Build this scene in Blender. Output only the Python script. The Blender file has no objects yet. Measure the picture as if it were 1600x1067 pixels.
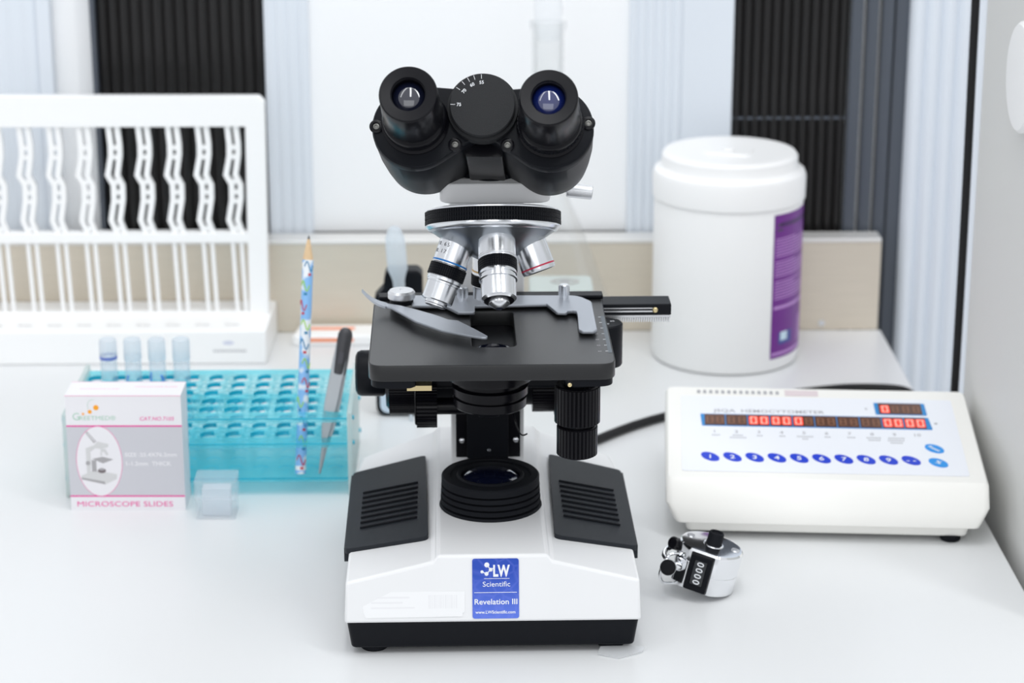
import bpy, math
from mathutils import Vector, Matrix

# ------------------------------------------------------------------ camera, world, lights, exposure
S = 0.001                      # everything below is written in millimetres
sc = bpy.context.scene
COL = sc.collection
rad = math.radians

cam_data = bpy.data.cameras.new('camera')
cam = bpy.data.objects.new('camera', cam_data)
COL.objects.link(cam)
cam_data.sensor_width = 36.0
cam_data.lens = 3650.0 * 36.0 / 1600.0
cam_data.clip_start = 0.05
cam_data.clip_end = 50
cam.location = (0, -1.240, 0.585)
cam.rotation_euler = (rad(90 - 17.74), 0, rad(-0.86))
cam_data.dof.use_dof = True
cam_data.dof.focus_distance = 1.325
cam_data.dof.aperture_fstop = 9.0
sc.camera = cam

sc.view_settings.view_transform = 'Standard'
sc.view_settings.look = 'None'
sc.view_settings.gamma = 1.0
sc.view_settings.exposure = -0.12
sc.cycles.transparent_max_bounces = 32
sc.view_settings.use_curve_mapping = False

world = bpy.data.worlds.new('room_light')
sc.world = world
world.use_nodes = True
nt = world.node_tree
nt.nodes.clear()
w_out = nt.nodes.new('ShaderNodeOutputWorld')
w_bg = nt.nodes.new('ShaderNodeBackground')
w_tc = nt.nodes.new('ShaderNodeTexCoord')
w_sep = nt.nodes.new('ShaderNodeSeparateXYZ')
w_ramp = nt.nodes.new('ShaderNodeValToRGB')
w_ramp.color_ramp.elements[0].position = 0.0
w_ramp.color_ramp.elements[0].color = (0.92, 0.94, 0.98, 1)
w_ramp.color_ramp.elements[1].position = 0.75
w_ramp.color_ramp.elements[1].color = (1.0, 1.02, 1.06, 1)
nt.links.new(w_tc.outputs['Generated'], w_sep.inputs[0])
nt.links.new(w_sep.outputs['Z'], w_ramp.inputs[0])
nt.links.new(w_ramp.outputs[0], w_bg.inputs[0])
w_bg.inputs[1].default_value = 0.84
nt.links.new(w_bg.outputs[0], w_out.inputs[0])


def area(name, loc, target, sx, sy, power, color=(1, 1, 1)):
    d = bpy.data.lights.new(name, 'AREA')
    d.shape = 'RECTANGLE'
    d.size, d.size_y = sx, sy
    d.energy = power
    d.color = color
    o = bpy.data.objects.new(name, d)
    COL.objects.link(o)
    o.location = loc
    v = Vector(target) - Vector(loc)
    o.rotation_euler = v.to_track_quat('-Z', 'Y').to_euler()
    return o


area('ceiling_tube_light', (-0.75, -0.5, 1.75), (-0.1, 0.2, 0), 0.16, 1.5, 3, (0.97, 0.99, 1))
area('ceiling_tube_light', (0.0, -0.6, 1.85), (0, 0.2, 0), 0.16, 1.5, 7, (0.97, 0.99, 1))
area('ceiling_tube_light', (0.75, -0.5, 1.75), (0.1, 0.2, 0), 0.16, 1.5, 8, (0.97, 0.99, 1))
area('ceiling_panel_light', (-0.2, 0.1, 1.7), (-0.1, 0.6, 0.1), 1.4, 0.5, 4.5, (0.97, 0.99, 1))

area('front_fill_light', (-0.3, -2.8, 1.1), (0, 0.3, 0.15), 2.4, 1.4, 13, (0.97, 0.99, 1))  # added soft fill behind the camera, lifts the upright faces turned to it


# ------------------------------------------------------------------ materials
def mat(name, color, rough=0.5, metal=0.0, spec=0.5, bump=0.0, scale=800.0, emis=0.0, aniso=None, vary=0.0, coat=0.0):
    m = bpy.data.materials.new(name)
    m.use_nodes = True
    t = m.node_tree
    b = t.nodes['Principled BSDF']
    b.inputs['Base Color'].default_value = (*color, 1)
    b.inputs['Roughness'].default_value = rough
    b.inputs['Metallic'].default_value = metal
    b.inputs['Specular IOR Level'].default_value = spec
    b.inputs['Coat Weight'].default_value = coat
    b.inputs['Coat Roughness'].default_value = 0.03 if rough < 0.1 else 0.28
    if emis:
        b.inputs['Emission Color'].default_value = (*color, 1)
        b.inputs['Emission Strength'].default_value = emis
    if bump or vary:
        tc = t.nodes.new('ShaderNodeTexCoord')
        mp = t.nodes.new('ShaderNodeMapping')
        if aniso:
            mp.inputs['Scale'].default_value = aniso
        nz = t.nodes.new('ShaderNodeTexNoise')
        nz.inputs['Scale'].default_value = scale
        nz.inputs['Detail'].default_value = 4
        t.links.new(tc.outputs['Object'], mp.inputs[0])
        t.links.new(mp.outputs[0], nz.inputs['Vector'])
        if bump:
            bp = t.nodes.new('ShaderNodeBump')
            bp.inputs['Strength'].default_value = bump
            bp.inputs['Distance'].default_value = 0.0003
            t.links.new(nz.outputs[0], bp.inputs['Height'])
            t.links.new(bp.outputs[0], b.inputs['Normal'])
        if vary:
            mx = t.nodes.new('ShaderNodeMix')
            mx.data_type = 'RGBA'
            mx.inputs[6].default_value = (*color, 1)
            mx.inputs[7].default_value = (*[c * (1 - vary) for c in color], 1)
            t.links.new(nz.outputs[0], mx.inputs[0])
            t.links.new(mx.outputs[2], b.inputs['Base Color'])
    return m


def clear_mat(name, tint, body, mix, rough=0.15, gloss=0.06):
    """see-through plastic: tinted transparency, some diffuse body and a surface sheen"""
    m = bpy.data.materials.new(name)
    m.use_nodes = True
    t = m.node_tree
    t.nodes.clear()
    out = t.nodes.new('ShaderNodeOutputMaterial')
    tr = t.nodes.new('ShaderNodeBsdfTransparent')
    tr.inputs[0].default_value = (*tint, 1)
    df = t.nodes.new('ShaderNodeBsdfDiffuse')
    df.inputs[0].default_value = (*body, 1)
    tl = t.nodes.new('ShaderNodeBsdfTranslucent')
    tl.inputs[0].default_value = (*body, 1)
    dm = t.nodes.new('ShaderNodeMixShader')
    dm.inputs[0].default_value = 0.4
    mx = t.nodes.new('ShaderNodeMixShader')
    mx.inputs[0].default_value = mix
    gl = t.nodes.new('ShaderNodeBsdfGlossy')
    gl.inputs['Roughness'].default_value = rough
    fr = t.nodes.new('ShaderNodeLayerWeight')
    fr.inputs['Blend'].default_value = 0.25
    ml = t.nodes.new('ShaderNodeMath')
    ml.operation = 'MULTIPLY'
    ml.inputs[1].default_value = gloss * 6
    g2 = t.nodes.new('ShaderNodeMixShader')
    t.links.new(df.outputs[0], dm.inputs[1])
    t.links.new(tl.outputs[0], dm.inputs[2])
    t.links.new(tr.outputs[0], mx.inputs[1])
    t.links.new(dm.outputs[0], mx.inputs[2])
    t.links.new(fr.outputs['Fresnel'], ml.inputs[0])
    t.links.new(ml.outputs[0], g2.inputs[0])
    t.links.new(mx.outputs[0], g2.inputs[1])
    t.links.new(gl.outputs[0], g2.inputs[2])
    t.links.new(g2.outputs[0], out.inputs[0])
    return m


BLACK = mat('black_painted_metal', (0.0050, 0.0060, 0.0088), 0.40, spec=0.14, bump=0.25, scale=1500)
BLACKG = mat('black_gloss_plastic', (0.004, 0.004, 0.006), 0.26, spec=0.2, bump=0.05, scale=300)
RUBBER = mat('black_rubber', (0.008, 0.009, 0.012), 0.6, spec=0.12, bump=0.35, scale=1800)
STAGEM = mat('black_stage_enamel', (0.018, 0.0185, 0.0195), 0.32, spec=0.18, bump=0.4, scale=2500, coat=0.45)
PADM = mat('charcoal_textured_pad', (0.013, 0.016, 0.021), 0.45, spec=0.28, bump=0.6, scale=2200)
ENAMEL = mat('white_enamel', (0.81, 0.815, 0.82), 0.32, spec=0.4, bump=0.03, scale=300)
CHROME = mat('chrome', (0.88, 0.89, 0.91), 0.10, 1.0)
STEEL = mat('brushed_steel', (0.80, 0.82, 0.85), 0.24, 1.0)
CONEM = mat('satin_grey_metal', (0.42, 0.45, 0.48), 0.30, 1.0, bump=0.05, scale=800)
ALU = mat('anodised_grey_aluminium', (0.50, 0.53, 0.58), 0.38, 0.75, bump=0.1, scale=1500)
SATIN = mat('satin_silver', (0.78, 0.79, 0.81), 0.33, 0.9, bump=0.05, scale=900)
BRASS = mat('brass', (0.75, 0.62, 0.35), 0.3, 1.0, bump=0.03)
LENS = mat('coated_lens_glass', (0.004, 0.006, 0.02), 0.03, spec=1.0, coat=1.0)
BLUELENS = mat('blue_coated_lens_glass', (0.004, 0.012, 0.10), 0.03, spec=1.0, coat=1.0)
WHITEINK = mat('white_print', (0.82, 0.84, 0.87), 0.5)
GREYINK = mat('grey_print', (0.30, 0.30, 0.32), 0.6)
PALEINK = mat('pale_grey_print', (0.40, 0.40, 0.42), 0.6)
DARKINK = mat('dark_print', (0.06, 0.06, 0.07), 0.6)
BLUERING = mat('blue_ring_paint', (0.01, 0.19, 0.55), 0.35)
REDRING = mat('red_ring_paint', (0.55, 0.01, 0.06), 0.35)
YELLOWRING = mat('yellow_ring_paint', (0.80, 0.50, 0.16), 0.35)
CREAM = mat('cream_plastic', (0.92, 0.91, 0.87), 0.38, spec=0.4, bump=0.1, scale=1200)
SHEET = mat('white_membrane_sheet', (0.88, 0.90, 0.95), 0.4, bump=0.02)
BLUEBTN = mat('dark_blue_button_print', (0.006, 0.045, 0.62), 0.4)
LBLUEBTN = mat('light_blue_button_print', (0.015, 0.30, 0.80), 0.4)
DISPB = mat('blue_display_bezel', (0.02, 0.25, 0.62), 0.4)
DISPD = mat('brown_display_filter', (0.13, 0.052, 0.030), 0.3, vary=0.3, scale=400)
SEGOFF = mat('unlit_segment', (0.30, 0.14, 0.08), 0.4)
SEGGLOW = mat('red_segment_halo', (0.95, 0.035, 0.015), 0.4, emis=0.5)
SEGON = mat('lit_red_segment', (1.0, 0.42, 0.34), 0.4, emis=0.5)
WPLAST = mat('white_plastic', (0.95, 0.95, 0.945), 0.4, spec=0.4, bump=0.05, scale=400)
CARTON = mat('white_carton', (0.84, 0.83, 0.855), 0.5, bump=0.1, scale=500)
CARTONSIDE = CARTON
CARTONGREY = mat('grey_carton_print', (0.62, 0.62, 0.66), 0.5, vary=0.06, scale=900)
PINK = mat('pink_print', (0.80, 0.06, 0.34), 0.5)
PALEPINK = mat('pale_pink_print', (0.84, 0.52, 0.62), 0.5)
ORANGE = mat('orange_print', (0.95, 0.38, 0.01), 0.5)
GREENINK = mat('pale_green_print', (0.42, 0.62, 0.50), 0.5)
DRAW1 = mat('light_grey_drawing_print', (0.66, 0.66, 0.66), 0.5)
DRAW2 = mat('mid_grey_drawing_print', (0.40, 0.39, 0.40), 0.5)
DRAW3 = mat('dark_grey_drawing_print', (0.17, 0.14, 0.15), 0.5)
PURPLE = mat('purple_label', (0.17, 0.010, 0.28), 0.35, vary=0.25, scale=60)
LILAC = mat('lilac_print', (0.50, 0.26, 0.62), 0.4)
BENCHM = mat('white_bench_laminate', (0.745, 0.755, 0.76), 0.30, spec=0.35, bump=0.02, scale=150)
TEAL = clear_mat('teal_acrylic', (0.77, 0.980, 1.0), (0.26, 0.90, 1.0), 0.22, 0.1, 0.05)
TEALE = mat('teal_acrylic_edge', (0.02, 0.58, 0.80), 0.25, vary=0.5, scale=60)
FROST = clear_mat('frosted_clear_plastic', (0.93, 0.97, 0.96), (0.86, 0.92, 0.90), 0.62, 0.2, 0.05)
CLEAR = clear_mat('clear_plastic', (0.992, 0.996, 1.0), (0.93, 0.96, 0.985), 0.12, 0.1, 0.012)
TUBEP = clear_mat('clear_tube_plastic', (0.97, 0.98, 0.995), (0.88, 0.93, 0.98), 0.30, 0.1, 0.03)
CAPP = clear_mat('frosted_tube_cap', (0.97, 0.98, 0.99), (0.92, 0.945, 0.98), 0.60, 0.2, 0.03)
GLASS = clear_mat('flask_glass', (0.985, 0.988, 0.988), (0.90, 0.91, 0.91), 0.08, 0.06, 0.035)
PIPP = clear_mat('milky_pipette_plastic', (0.93, 0.96, 0.985), (0.88, 0.93, 0.97), 0.55, 0.2, 0.03)
BLUEPEN = mat('blue_marker_ink', (0.06, 0.22, 0.75), 0.5)
TAPE = clear_mat('clear_tape', (0.97, 0.975, 0.98), (0.92, 0.93, 0.94), 0.35, 0.15, 0.05)
WALLW = mat('white_wall_sheet', (0.94, 0.95, 0.96), 0.45, bump=0.02, scale=50)
WALLB = mat('pale_blue_profile', (0.74, 0.79, 0.85), 0.4, bump=0.02, scale=50)
WALLG = mat('grey_panel_paint', (0.72, 0.72, 0.70), 0.5, bump=0.05, scale=200)
DARKPANE = mat('dark_ribbed_pane', (0.014, 0.013, 0.013), 0.28, spec=0.4, vary=0.5, scale=30, aniso=(1, 1, 0.1))
DARKFIN = mat('slate_fin', (0.075, 0.088, 0.11), 0.4)
SPLASH = mat('brushed_stainless', (0.77, 0.70, 0.59), 0.45, 0.55, bump=0.15, scale=160, aniso=(0.15, 1, 3), vary=0.12)
SPLASHLIP = mat('bright_stainless_edge', (0.80, 0.79, 0.77), 0.4, 0.4, bump=0.05)
GRAPH = mat('graphite', (0.05, 0.05, 0.055), 0.4)
WOOD = mat('pencil_wood', (0.78, 0.56, 0.33), 0.6, vary=0.2, scale=400)
PENBLUE = mat('light_blue_pencil_print', (0.30, 0.56, 0.88), 0.35, vary=0.25, scale=60)
_t = PENBLUE.node_tree
_n = next(n for n in _t.nodes if n.type == 'TEX_NOISE')
_n.inputs['Scale'].default_value = 95
_n.inputs['Detail'].default_value = 1
_r = _t.nodes.new('ShaderNodeValToRGB')
_r.color_ramp.elements[0].position = 0.52
_r.color_ramp.elements[0].color = (0.26, 0.52, 0.88, 1)
_r.color_ramp.elements[1].position = 0.60
_r.color_ramp.elements[1].color = (0.86, 0.90, 0.94, 1)
_t.links.new(_n.outputs[0], _r.inputs[0])
_t.links.new(_r.outputs[0], _t.nodes['Principled BSDF'].inputs['Base Color'])
PENWHITE = mat('white_pencil_print', (0.84, 0.86, 0.88), 0.35)
PENGREEN = mat('green_pencil_print', (0.35, 0.65, 0.05), 0.4)
PENRED = mat('red_pencil_print', (0.55, 0.03, 0.06), 0.4)
PENTEAL = mat('teal_pencil_print', (0.02, 0.22, 0.42), 0.4)
TWEEZ = mat('tweezer_steel', (0.34, 0.36, 0.38), 0.32, 0.6, bump=0.1, scale=500)
TWEEZD = mat('dark_tweezer_grip', (0.06, 0.06, 0.065), 0.45, 0.5)
CABLE = mat('black_cable_rubber', (0.010, 0.010, 0.011), 0.5, spec=0.3, bump=0.05)
ORSTRIPE = mat('orange_stripe_print', (0.90, 0.28, 0.12), 0.5)
PALEFACE = mat('pale_glossy_panel', (0.62, 0.72, 0.82), 0.12, spec=0.6)
FLOORM = mat('grey_floor', (0.45, 0.45, 0.46), 0.5, vary=0.1, scale=10)


def sticker_mat():
    m = bpy.data.materials.new('blue_nameplate_print')
    m.use_nodes = True
    t = m.node_tree
    b = t.nodes['Principled BSDF']
    b.inputs['Roughness'].default_value = 0.25
    tc = t.nodes.new('ShaderNodeTexCoord')
    sp = t.nodes.new('ShaderNodeSeparateXYZ')
    mr = t.nodes.new('ShaderNodeMapRange')
    mr.inputs['From Min'].default_value = 0.023
    mr.inputs['From Max'].default_value = 0.050
    cr = t.nodes.new('ShaderNodeValToRGB')
    cr.color_ramp.elements[0].color = (0.10, 0.18, 0.72, 1)
    cr.color_ramp.elements[1].color = (0.004, 0.055, 0.43, 1)
    wv = t.nodes.new('ShaderNodeTexVoronoi')
    wv.feature = 'DISTANCE_TO_EDGE'
    wv.inputs['Scale'].default_value = 130
    c2 = t.nodes.new('ShaderNodeValToRGB')
    c2.color_ramp.elements[0].color = (0.16, 0.16, 0.16, 1)
    c2.color_ramp.elements[1].color = (0, 0, 0, 1)
    c2.color_ramp.elements[1].position = 0.12
    mx = t.nodes.new('ShaderNodeMix')
    mx.data_type = 'RGBA'
    mx.inputs[7].default_value = (0.22, 0.27, 0.85, 1)
    t.links.new(tc.outputs['Object'], sp.inputs[0])
    t.links.new(sp.outputs['Z'], mr.inputs['Value'])
    t.links.new(mr.outputs[0], cr.inputs[0])
    t.links.new(tc.outputs['Object'], wv.inputs['Vector'])
    t.links.new(wv.outputs['Distance'], c2.inputs[0])
    t.links.new(c2.outputs[0], mx.inputs[0])
    t.links.new(cr.outputs[0], mx.inputs[6])
    t.links.new(mx.outputs[2], b.inputs['Base Color'])
    return m


STICK = sticker_mat()

# ------------------------------------------------------------------ geometry helpers
I4 = Matrix.Identity(4)


def T(x, y, z):
    return Matrix.Translation((x, y, z))


def frame(o, z, x=(1, 0, 0)):
    """matrix whose local z points along z and local x near x"""
    z = Vector(z).normalized()
    x = Vector(x)
    x = (x - z * x.dot(z)).normalized()
    y = z.cross(x)
    m = Matrix((x, y, z)).transposed().to_4x4()
    m.translation = Vector(o)
    return m


def upright(o, rz=0.0):
    """local x right, local y up, local z towards the camera side: for print on upright faces"""
    return T(*o) @ Matrix.Rotation(rad(rz), 4, 'Z') @ Matrix.Rotation(rad(90), 4, 'X')


class MB:
    def __init__(self):
        self.v, self.f, self.mi, self.mats = [], [], [], []

    def add(self, vs, fs, m, M=I4):
        if m not in self.mats:
            self.mats.append(m)
        k = self.mats.index(m)
        n = len(self.v)
        self.v += [tuple(M @ Vector(p)) for p in vs]
        self.f += [tuple(i + n for i in f) for f in fs]
        self.mi += [k] * len(fs)
        return self

    def box(self, x0, x1, y0, y1, z0, z1, m, M=I4):
        vs = [(x, y, z) for z in (z0, z1) for y in (y0, y1) for x in (x0, x1)]
        fs = [(0, 2, 3, 1), (4, 5, 7, 6), (0, 1, 5, 4), (2, 6, 7, 3), (0, 4, 6, 2), (1, 3, 7, 5)]
        return self.add(vs, fs, m, M)

    def lathe(self, prof, m, M=I4, seg=64, a0=0.0, a1=360.0):
        """prof: (r, h) pairs from bottom to top; m may be a list, one per step"""
        full = abs(a1 - a0 - 360) < 1e-6
        n = seg if full else seg + 1
        vs, rings = [], []
        for r, h in prof:
            if r < 1e-6:
                rings.append([len(vs)])
                vs.append((0, 0, h))
            else:
                rings.append(list(range(len(vs), len(vs) + n)))
                for i in range(n):
                    a = rad(a0 + (a1 - a0) * i / seg)
                    vs.append((r * math.cos(a), r * math.sin(a), h))
        for k in range(len(prof) - 1):
            A, B = rings[k], rings[k + 1]
            fs = []
            for i in range(seg):
                j = (i + 1) % n
                if len(A) == 1 and len(B) == 1:
                    continue
                if len(A) == 1:
                    fs.append((A[0], B[j], B[i]))
                elif len(B) == 1:
                    fs.append((A[i], A[j], B[0]))
                else:
                    fs.append((A[i], A[j], B[j], B[i]))
            mm = m[k] if isinstance(m, (list, tuple)) else m
            self.addraw(vs, fs, mm, M, first=(k == 0))
        return self

    def addraw(self, vs, fs, m, M, first):
        if m not in self.mats:
            self.mats.append(m)
        k = self.mats.index(m)
        if first:
            self._base = len(self.v)
            self.v += [tuple(M @ Vector(p)) for p in vs]
        self.f += [tuple(i + self._base for i in f) for f in fs]
        self.mi += [k] * len(fs)

    def prism(self, poly, z0, z1, m, M=I4, top=None):
        """extrude a 2D outline from z0 to z1; top: another outline for the far end"""
        n = len(poly)
        top = top or poly
        ar = sum(poly[i][0] * poly[(i + 1) % n][1] - poly[(i + 1) % n][0] * poly[i][1] for i in range(n))
        vs = [(p[0], p[1], z0) for p in poly] + [(p[0], p[1], z1) for p in top]
        fs = [tuple(range(n - 1, -1, -1)), tuple(range(n, 2 * n))]
        fs += [(i, (i + 1) % n, n + (i + 1) % n, n + i) for i in range(n)]
        if (ar < 0) != (z1 < z0):
            fs = [tuple(reversed(f)) for f in fs]
        return self.add(vs, fs, m, M)

    def cyl(self, r, h0, h1, m, M=I4, seg=48, bev=0.0):
        if bev:
            p = [(0, h0), (r - bev, h0), (r, h0 + bev), (r, h1 - bev), (r - bev, h1), (0, h1)]
        else:
            p = [(0, h0), (r, h0), (r, h1), (0, h1)]
        return self.lathe(p, m, M, seg)

    def gear(self, r, h0, h1, n, d, m, M=I4):
        """fluted or knurled cylinder"""
        poly = []
        for i in range(n):
            for t, rr in ((0.0, r - d), (0.22, r), (0.72, r), (0.94, r - d)):
                a = 2 * math.pi * (i + t) / n
                poly.append((rr * math.cos(a), rr * math.sin(a)))
        return self.prism(poly, h0, h1, m, M)

    def knurl(self, r, h0, h1, n, rows, d, m, M=I4):
        """cross-cut grip ring: rows of small teeth"""
        hh = (h1 - h0) / rows
        for k in range(rows):
            self.gear(r, h0 + k * hh + hh * 0.12, h0 + (k + 1) * hh - hh * 0.12, n, d, m, M)
        return self.cyl(r - d * 1.05, h0, h1, m, M, 64)

    def tube(self, pts, r, m, M=I4, seg=16, smooth=4):
        pts = [Vector(p) for p in pts]
        if smooth and len(pts) > 2:
            out = []
            for i in range(len(pts) - 1):
                p0 = pts[max(i - 1, 0)]
                p1, p2 = pts[i], pts[i + 1]
                p3 = pts[min(i + 2, len(pts) - 1)]
                for k in range(smooth):
                    t = k / smooth
                    out.append(0.5 * ((2 * p1) + (-p0 + p2) * t + (2 * p0 - 5 * p1 + 4 * p2 - p3) * t * t + (-p0 + 3 * p1 - 3 * p2 + p3) * t ** 3))
            out.append(pts[-1])
            pts = out
        vs, fs = [], []
        up = Vector((0, 0, 1))
        for i, p in enumerate(pts):
            t = (pts[min(i + 1, len(pts) - 1)] - pts[max(i - 1, 0)]).normalized()
            if i == 0:
                a = t.cross(up)
                if a.length < 0.2:
                    a = t.cross(Vector((0, 1, 0)))
            else:
                a = a - t * a.dot(t)
            a.normalize()
            b = a.cross(t)
            rr = r[min(i, len(r) - 1)] if isinstance(r, (list, tuple)) else r
            for k in range(seg):
                q = 2 * math.pi * k / seg
                vs.append(tuple(p + a * rr * math.cos(q) + b * rr * math.sin(q)))
        for i in range(len(pts) - 1):
            for k in range(seg):
                j = (k + 1) % seg
                fs.append((i * seg + k, i * seg + j, (i + 1) * seg + j, (i + 1) * seg + k))
        e = (len(pts) - 1) * seg
        fs.append(tuple(range(seg - 1, -1, -1)))
        fs.append(tuple(range(e, e + seg)))
        return self.add(vs, fs, m, M)

    def mesh(self, me, m, M=I4):
        return self.add([tuple(v.co) for v in me.vertices], [tuple(p.vertices) for p in me.polygons], m, M)

    def text(self, s, x, y, size, m, M=I4, h=0.12, align='LEFT', bold=0.0, sx=1.0, shear=0.0, width=None):
        c = bpy.data.curves.new('lettering', 'FONT')
        c.body = s
        c.size = size / 0.72          # size is the height of a capital
        c.align_x = align
        c.extrude = h / 2
        c.offset = bold
        c.shear = shear
        c.resolution_u = 3
        o = bpy.data.objects.new('lettering', c)
        me = bpy.data.meshes.new_from_object(o)
        if width and len(me.vertices):
            xs = [v.co.x for v in me.vertices]
            sx = width / max(1e-6, max(xs) - min(xs))
        self.mesh(me, m, M @ T(x, y, h / 2) @ Matrix.Diagonal((sx, 1, 1, 1)))
        bpy.data.objects.remove(o)
        bpy.data.curves.remove(c)
        bpy.data.meshes.remove(me)
        return self

    def sheet(self, outlines, th, m, M=I4, bev=0.0):
        """flat plate with holes, local z from 0 to th"""
        c = bpy.data.curves.new('outline', 'CURVE')
        c.dimensions = '2D'
        c.fill_mode = 'BOTH'
        c.extrude = th / 2 - bev
        c.bevel_depth = bev
        c.bevel_resolution = 1
        for ol in outlines:
            sp = c.splines.new('POLY')
            sp.points.add(len(ol) - 1)
            for p, q in zip(sp.points, ol):
                p.co = (q[0], q[1], 0, 1)
            sp.use_cyclic_u = True
        o = bpy.data.objects.new('outline', c)
        me = bpy.data.meshes.new_from_object(o)
        self.mesh(me, m, M @ T(0, 0, th / 2))
        bpy.data.objects.remove(o)
        bpy.data.curves.remove(c)
        bpy.data.meshes.remove(me)
        return self

    def build(self, name, parent=None, bevel=0.0, seg=2, angle=35, smooth=True):
        me = bpy.data.meshes.new(name)
        me.from_pydata([(a * S, b * S, c * S) for a, b, c in self.v], [], self.f)
        for m in self.mats:
            me.materials.append(m)
        me.polygons.foreach_set('material_index', self.mi)
        if smooth:
            me.polygons.foreach_set('use_smooth', [True] * len(me.polygons))
            me.set_sharp_from_angle(angle=rad(angle))
        me.update()
        o = bpy.data.objects.new(name, me)
        COL.objects.link(o)
        if parent:
            o.parent = parent
        if bevel:
            b = o.modifiers.new('bevel', 'BEVEL')
            b.width = bevel * S
            b.segments = seg
            b.limit_method = 'ANGLE'
            b.angle_limit = rad(32)
            b.use_clamp_overlap = True
        return o


def rpoly(pts, r, n=6):
    """polygon with rounded corners; r a number or one per corner"""
    out = []
    N = len(pts)
    for i, p in enumerate(pts):
        rr = r[i] if isinstance(r, (list, tuple)) else r
        p = Vector((p[0], p[1]))
        a = Vector(pts[i - 1][:2]) - p
        b = Vector(pts[(i + 1) % N][:2]) - p
        if rr <= 0:
            out.append(tuple(p))
            continue
        la, lb = a.length, b.length
        a.normalize()
        b.normalize()
        ang = a.angle(b)
        d = min(rr / math.tan(ang / 2), la * 0.49, lb * 0.49)
        A, B = p + a * d, p + b * d
        for k in range(n + 1):
            t = k / n
            q = A * (1 - t) ** 2 + p * 2 * t * (1 - t) + B * t * t
            out.append(tuple(q))
    return out


def rrect(x0, x1, y0, y1, r, n=6):
    return rpoly([(x0, y0), (x1, y0), (x1, y1), (x0, y1)], r, n)


def circ(x, y, r, n=40, ry=None, rot=0.0):
    ry = ry or r
    c, s = math.cos(rad(rot)), math.sin(rad(rot))
    out = []
    for i in range(n):
        a = 2 * math.pi * i / n
        p, q = r * math.cos(a), ry * math.sin(a)
        out.append((x + p * c - q * s, y + p * s + q * c))
    return out


def hull(pts):
    pts = sorted(set(pts))

    def half(ps):
        h = []
        for p in ps:
            while len(h) >= 2 and (h[-1][0] - h[-2][0]) * (p[1] - h[-2][1]) - (h[-1][1] - h[-2][1]) * (p[0] - h[-2][0]) <= 0:
                h.pop()
            h.append(p)
        return h
    a, b = half(pts), half(pts[::-1])
    return a[:-1] + b[:-1]


def tag(o, label, cat, group=None):
    o['label'] = label
    o['category'] = cat
    if group:
        o['group'] = group
    return o


def thing(name, label, cat, loc=(0, 0, 0), rz=0.0, group=None):
    o = bpy.data.objects.new(name, None)
    COL.objects.link(o)
    o.empty_display_size = 0.02
    o.location = [c * S for c in loc]
    o.rotation_euler = (0, 0, rad(rz))
    return tag(o, label, cat, group)


def struct(o):
    o['kind'] = 'structure'
    return o


# ------------------------------------------------------------------ the room
struct(MB().box(-900, 900, -1500, 700, -940, -900, FLOORM).build('floor'))

b = MB().box(-900, 345, 656, 690, -900, 900, WALLW).box(345, 700, 656, 690, -900, 900, WALLW)
struct(b.build('wall_back'))


def ribs(x0, x1, n, y, z0, z1, m, amp=2.0, base=656):
    """vertical ribbed profile: a scalloped cross-section pulled up along z"""
    pts = []
    k = 6
    for i in range(n * k + 1):
        t = i / (n * k)
        ph = (i % k) / k
        pts.append((x0 + (x1 - x0) * t, y - amp * math.sin(math.pi * ph)))
    poly = pts + [(x1, base), (x0, base)]
    return MB().prism(poly, z0, z1, m)


struct(MB().box(-137, 124, 650, 656, 78, 900, WALLW).build('wall_back_panel'))
struct(ribs(-173, -137, 4, 645, 60, 900, WALLB, 1.5).build('trim_1'))
struct(ribs(124, 167, 6, 645, 60, 900, WALLB, 1.6).build('trim_2'))
struct(MB().box(167, 209, 644, 656, 60, 900, WALLB).build('trim_3', bevel=1))
struct(ribs(-420, -357, 5, 646, 60, 900, WALLB, 1.2).build('trim_4'))
struct(MB().box(-357, -345, 643, 656, 60, 900, WALLB).build('trim_5', bevel=1))
struct(ribs(352, 416, 5, 640, -900, 900, WALLB, 5.0).build('trim_6', angle=60))
o = struct(ribs(-310, -173, 15, 652, 74, 900, DARKPANE, 2.8).build('window_1'))
MB().box(-313, -309, 641, 656, 70, 900, DARKFIN).build('window_frame', o, bevel=0.5)
o = struct(ribs(209, 304, 12, 652, 74, 900, DARKPANE, 2.8).build('window_2'))
for k in range(3):
    x = 305 + 12.5 * k
    MB().prism(rpoly([(x, 656), (x, 646), (x + 9, 643), (x + 9, 656)], 0.8), -60, 900, DARKFIN).build('window_fin', o)
MB().box(341, 352, 646, 656, -900, 900, DARKFIN).build('window_frame', o)  # window frame edge; its dark colour also paints the shadowed gap beside the backsplash
MB().box(209, 304, 649.6, 651, 172, 174, DARKFIN).build('window_bar', o)

# right-hand grey panel wall with a rounded back edge
w = MB().prism(rpoly([(344, 332), (344, 20), (380, 20), (380, 332)], [10, 0, 0, 0], 8), -900, 700, WALLG)
struct(w.build('wall_right'))
c = MB().lathe([(0, 0), (34, 0), (35, 1.5), (35, 4), (33, 6), (0, 7)], WPLAST, frame((344, 197, 297), (-1, 0, 0), (0, 1, 0)), 72)
tag(c.build('wall_disc'), 'round white disc on the grey wall at the right edge', 'wall disc')

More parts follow.
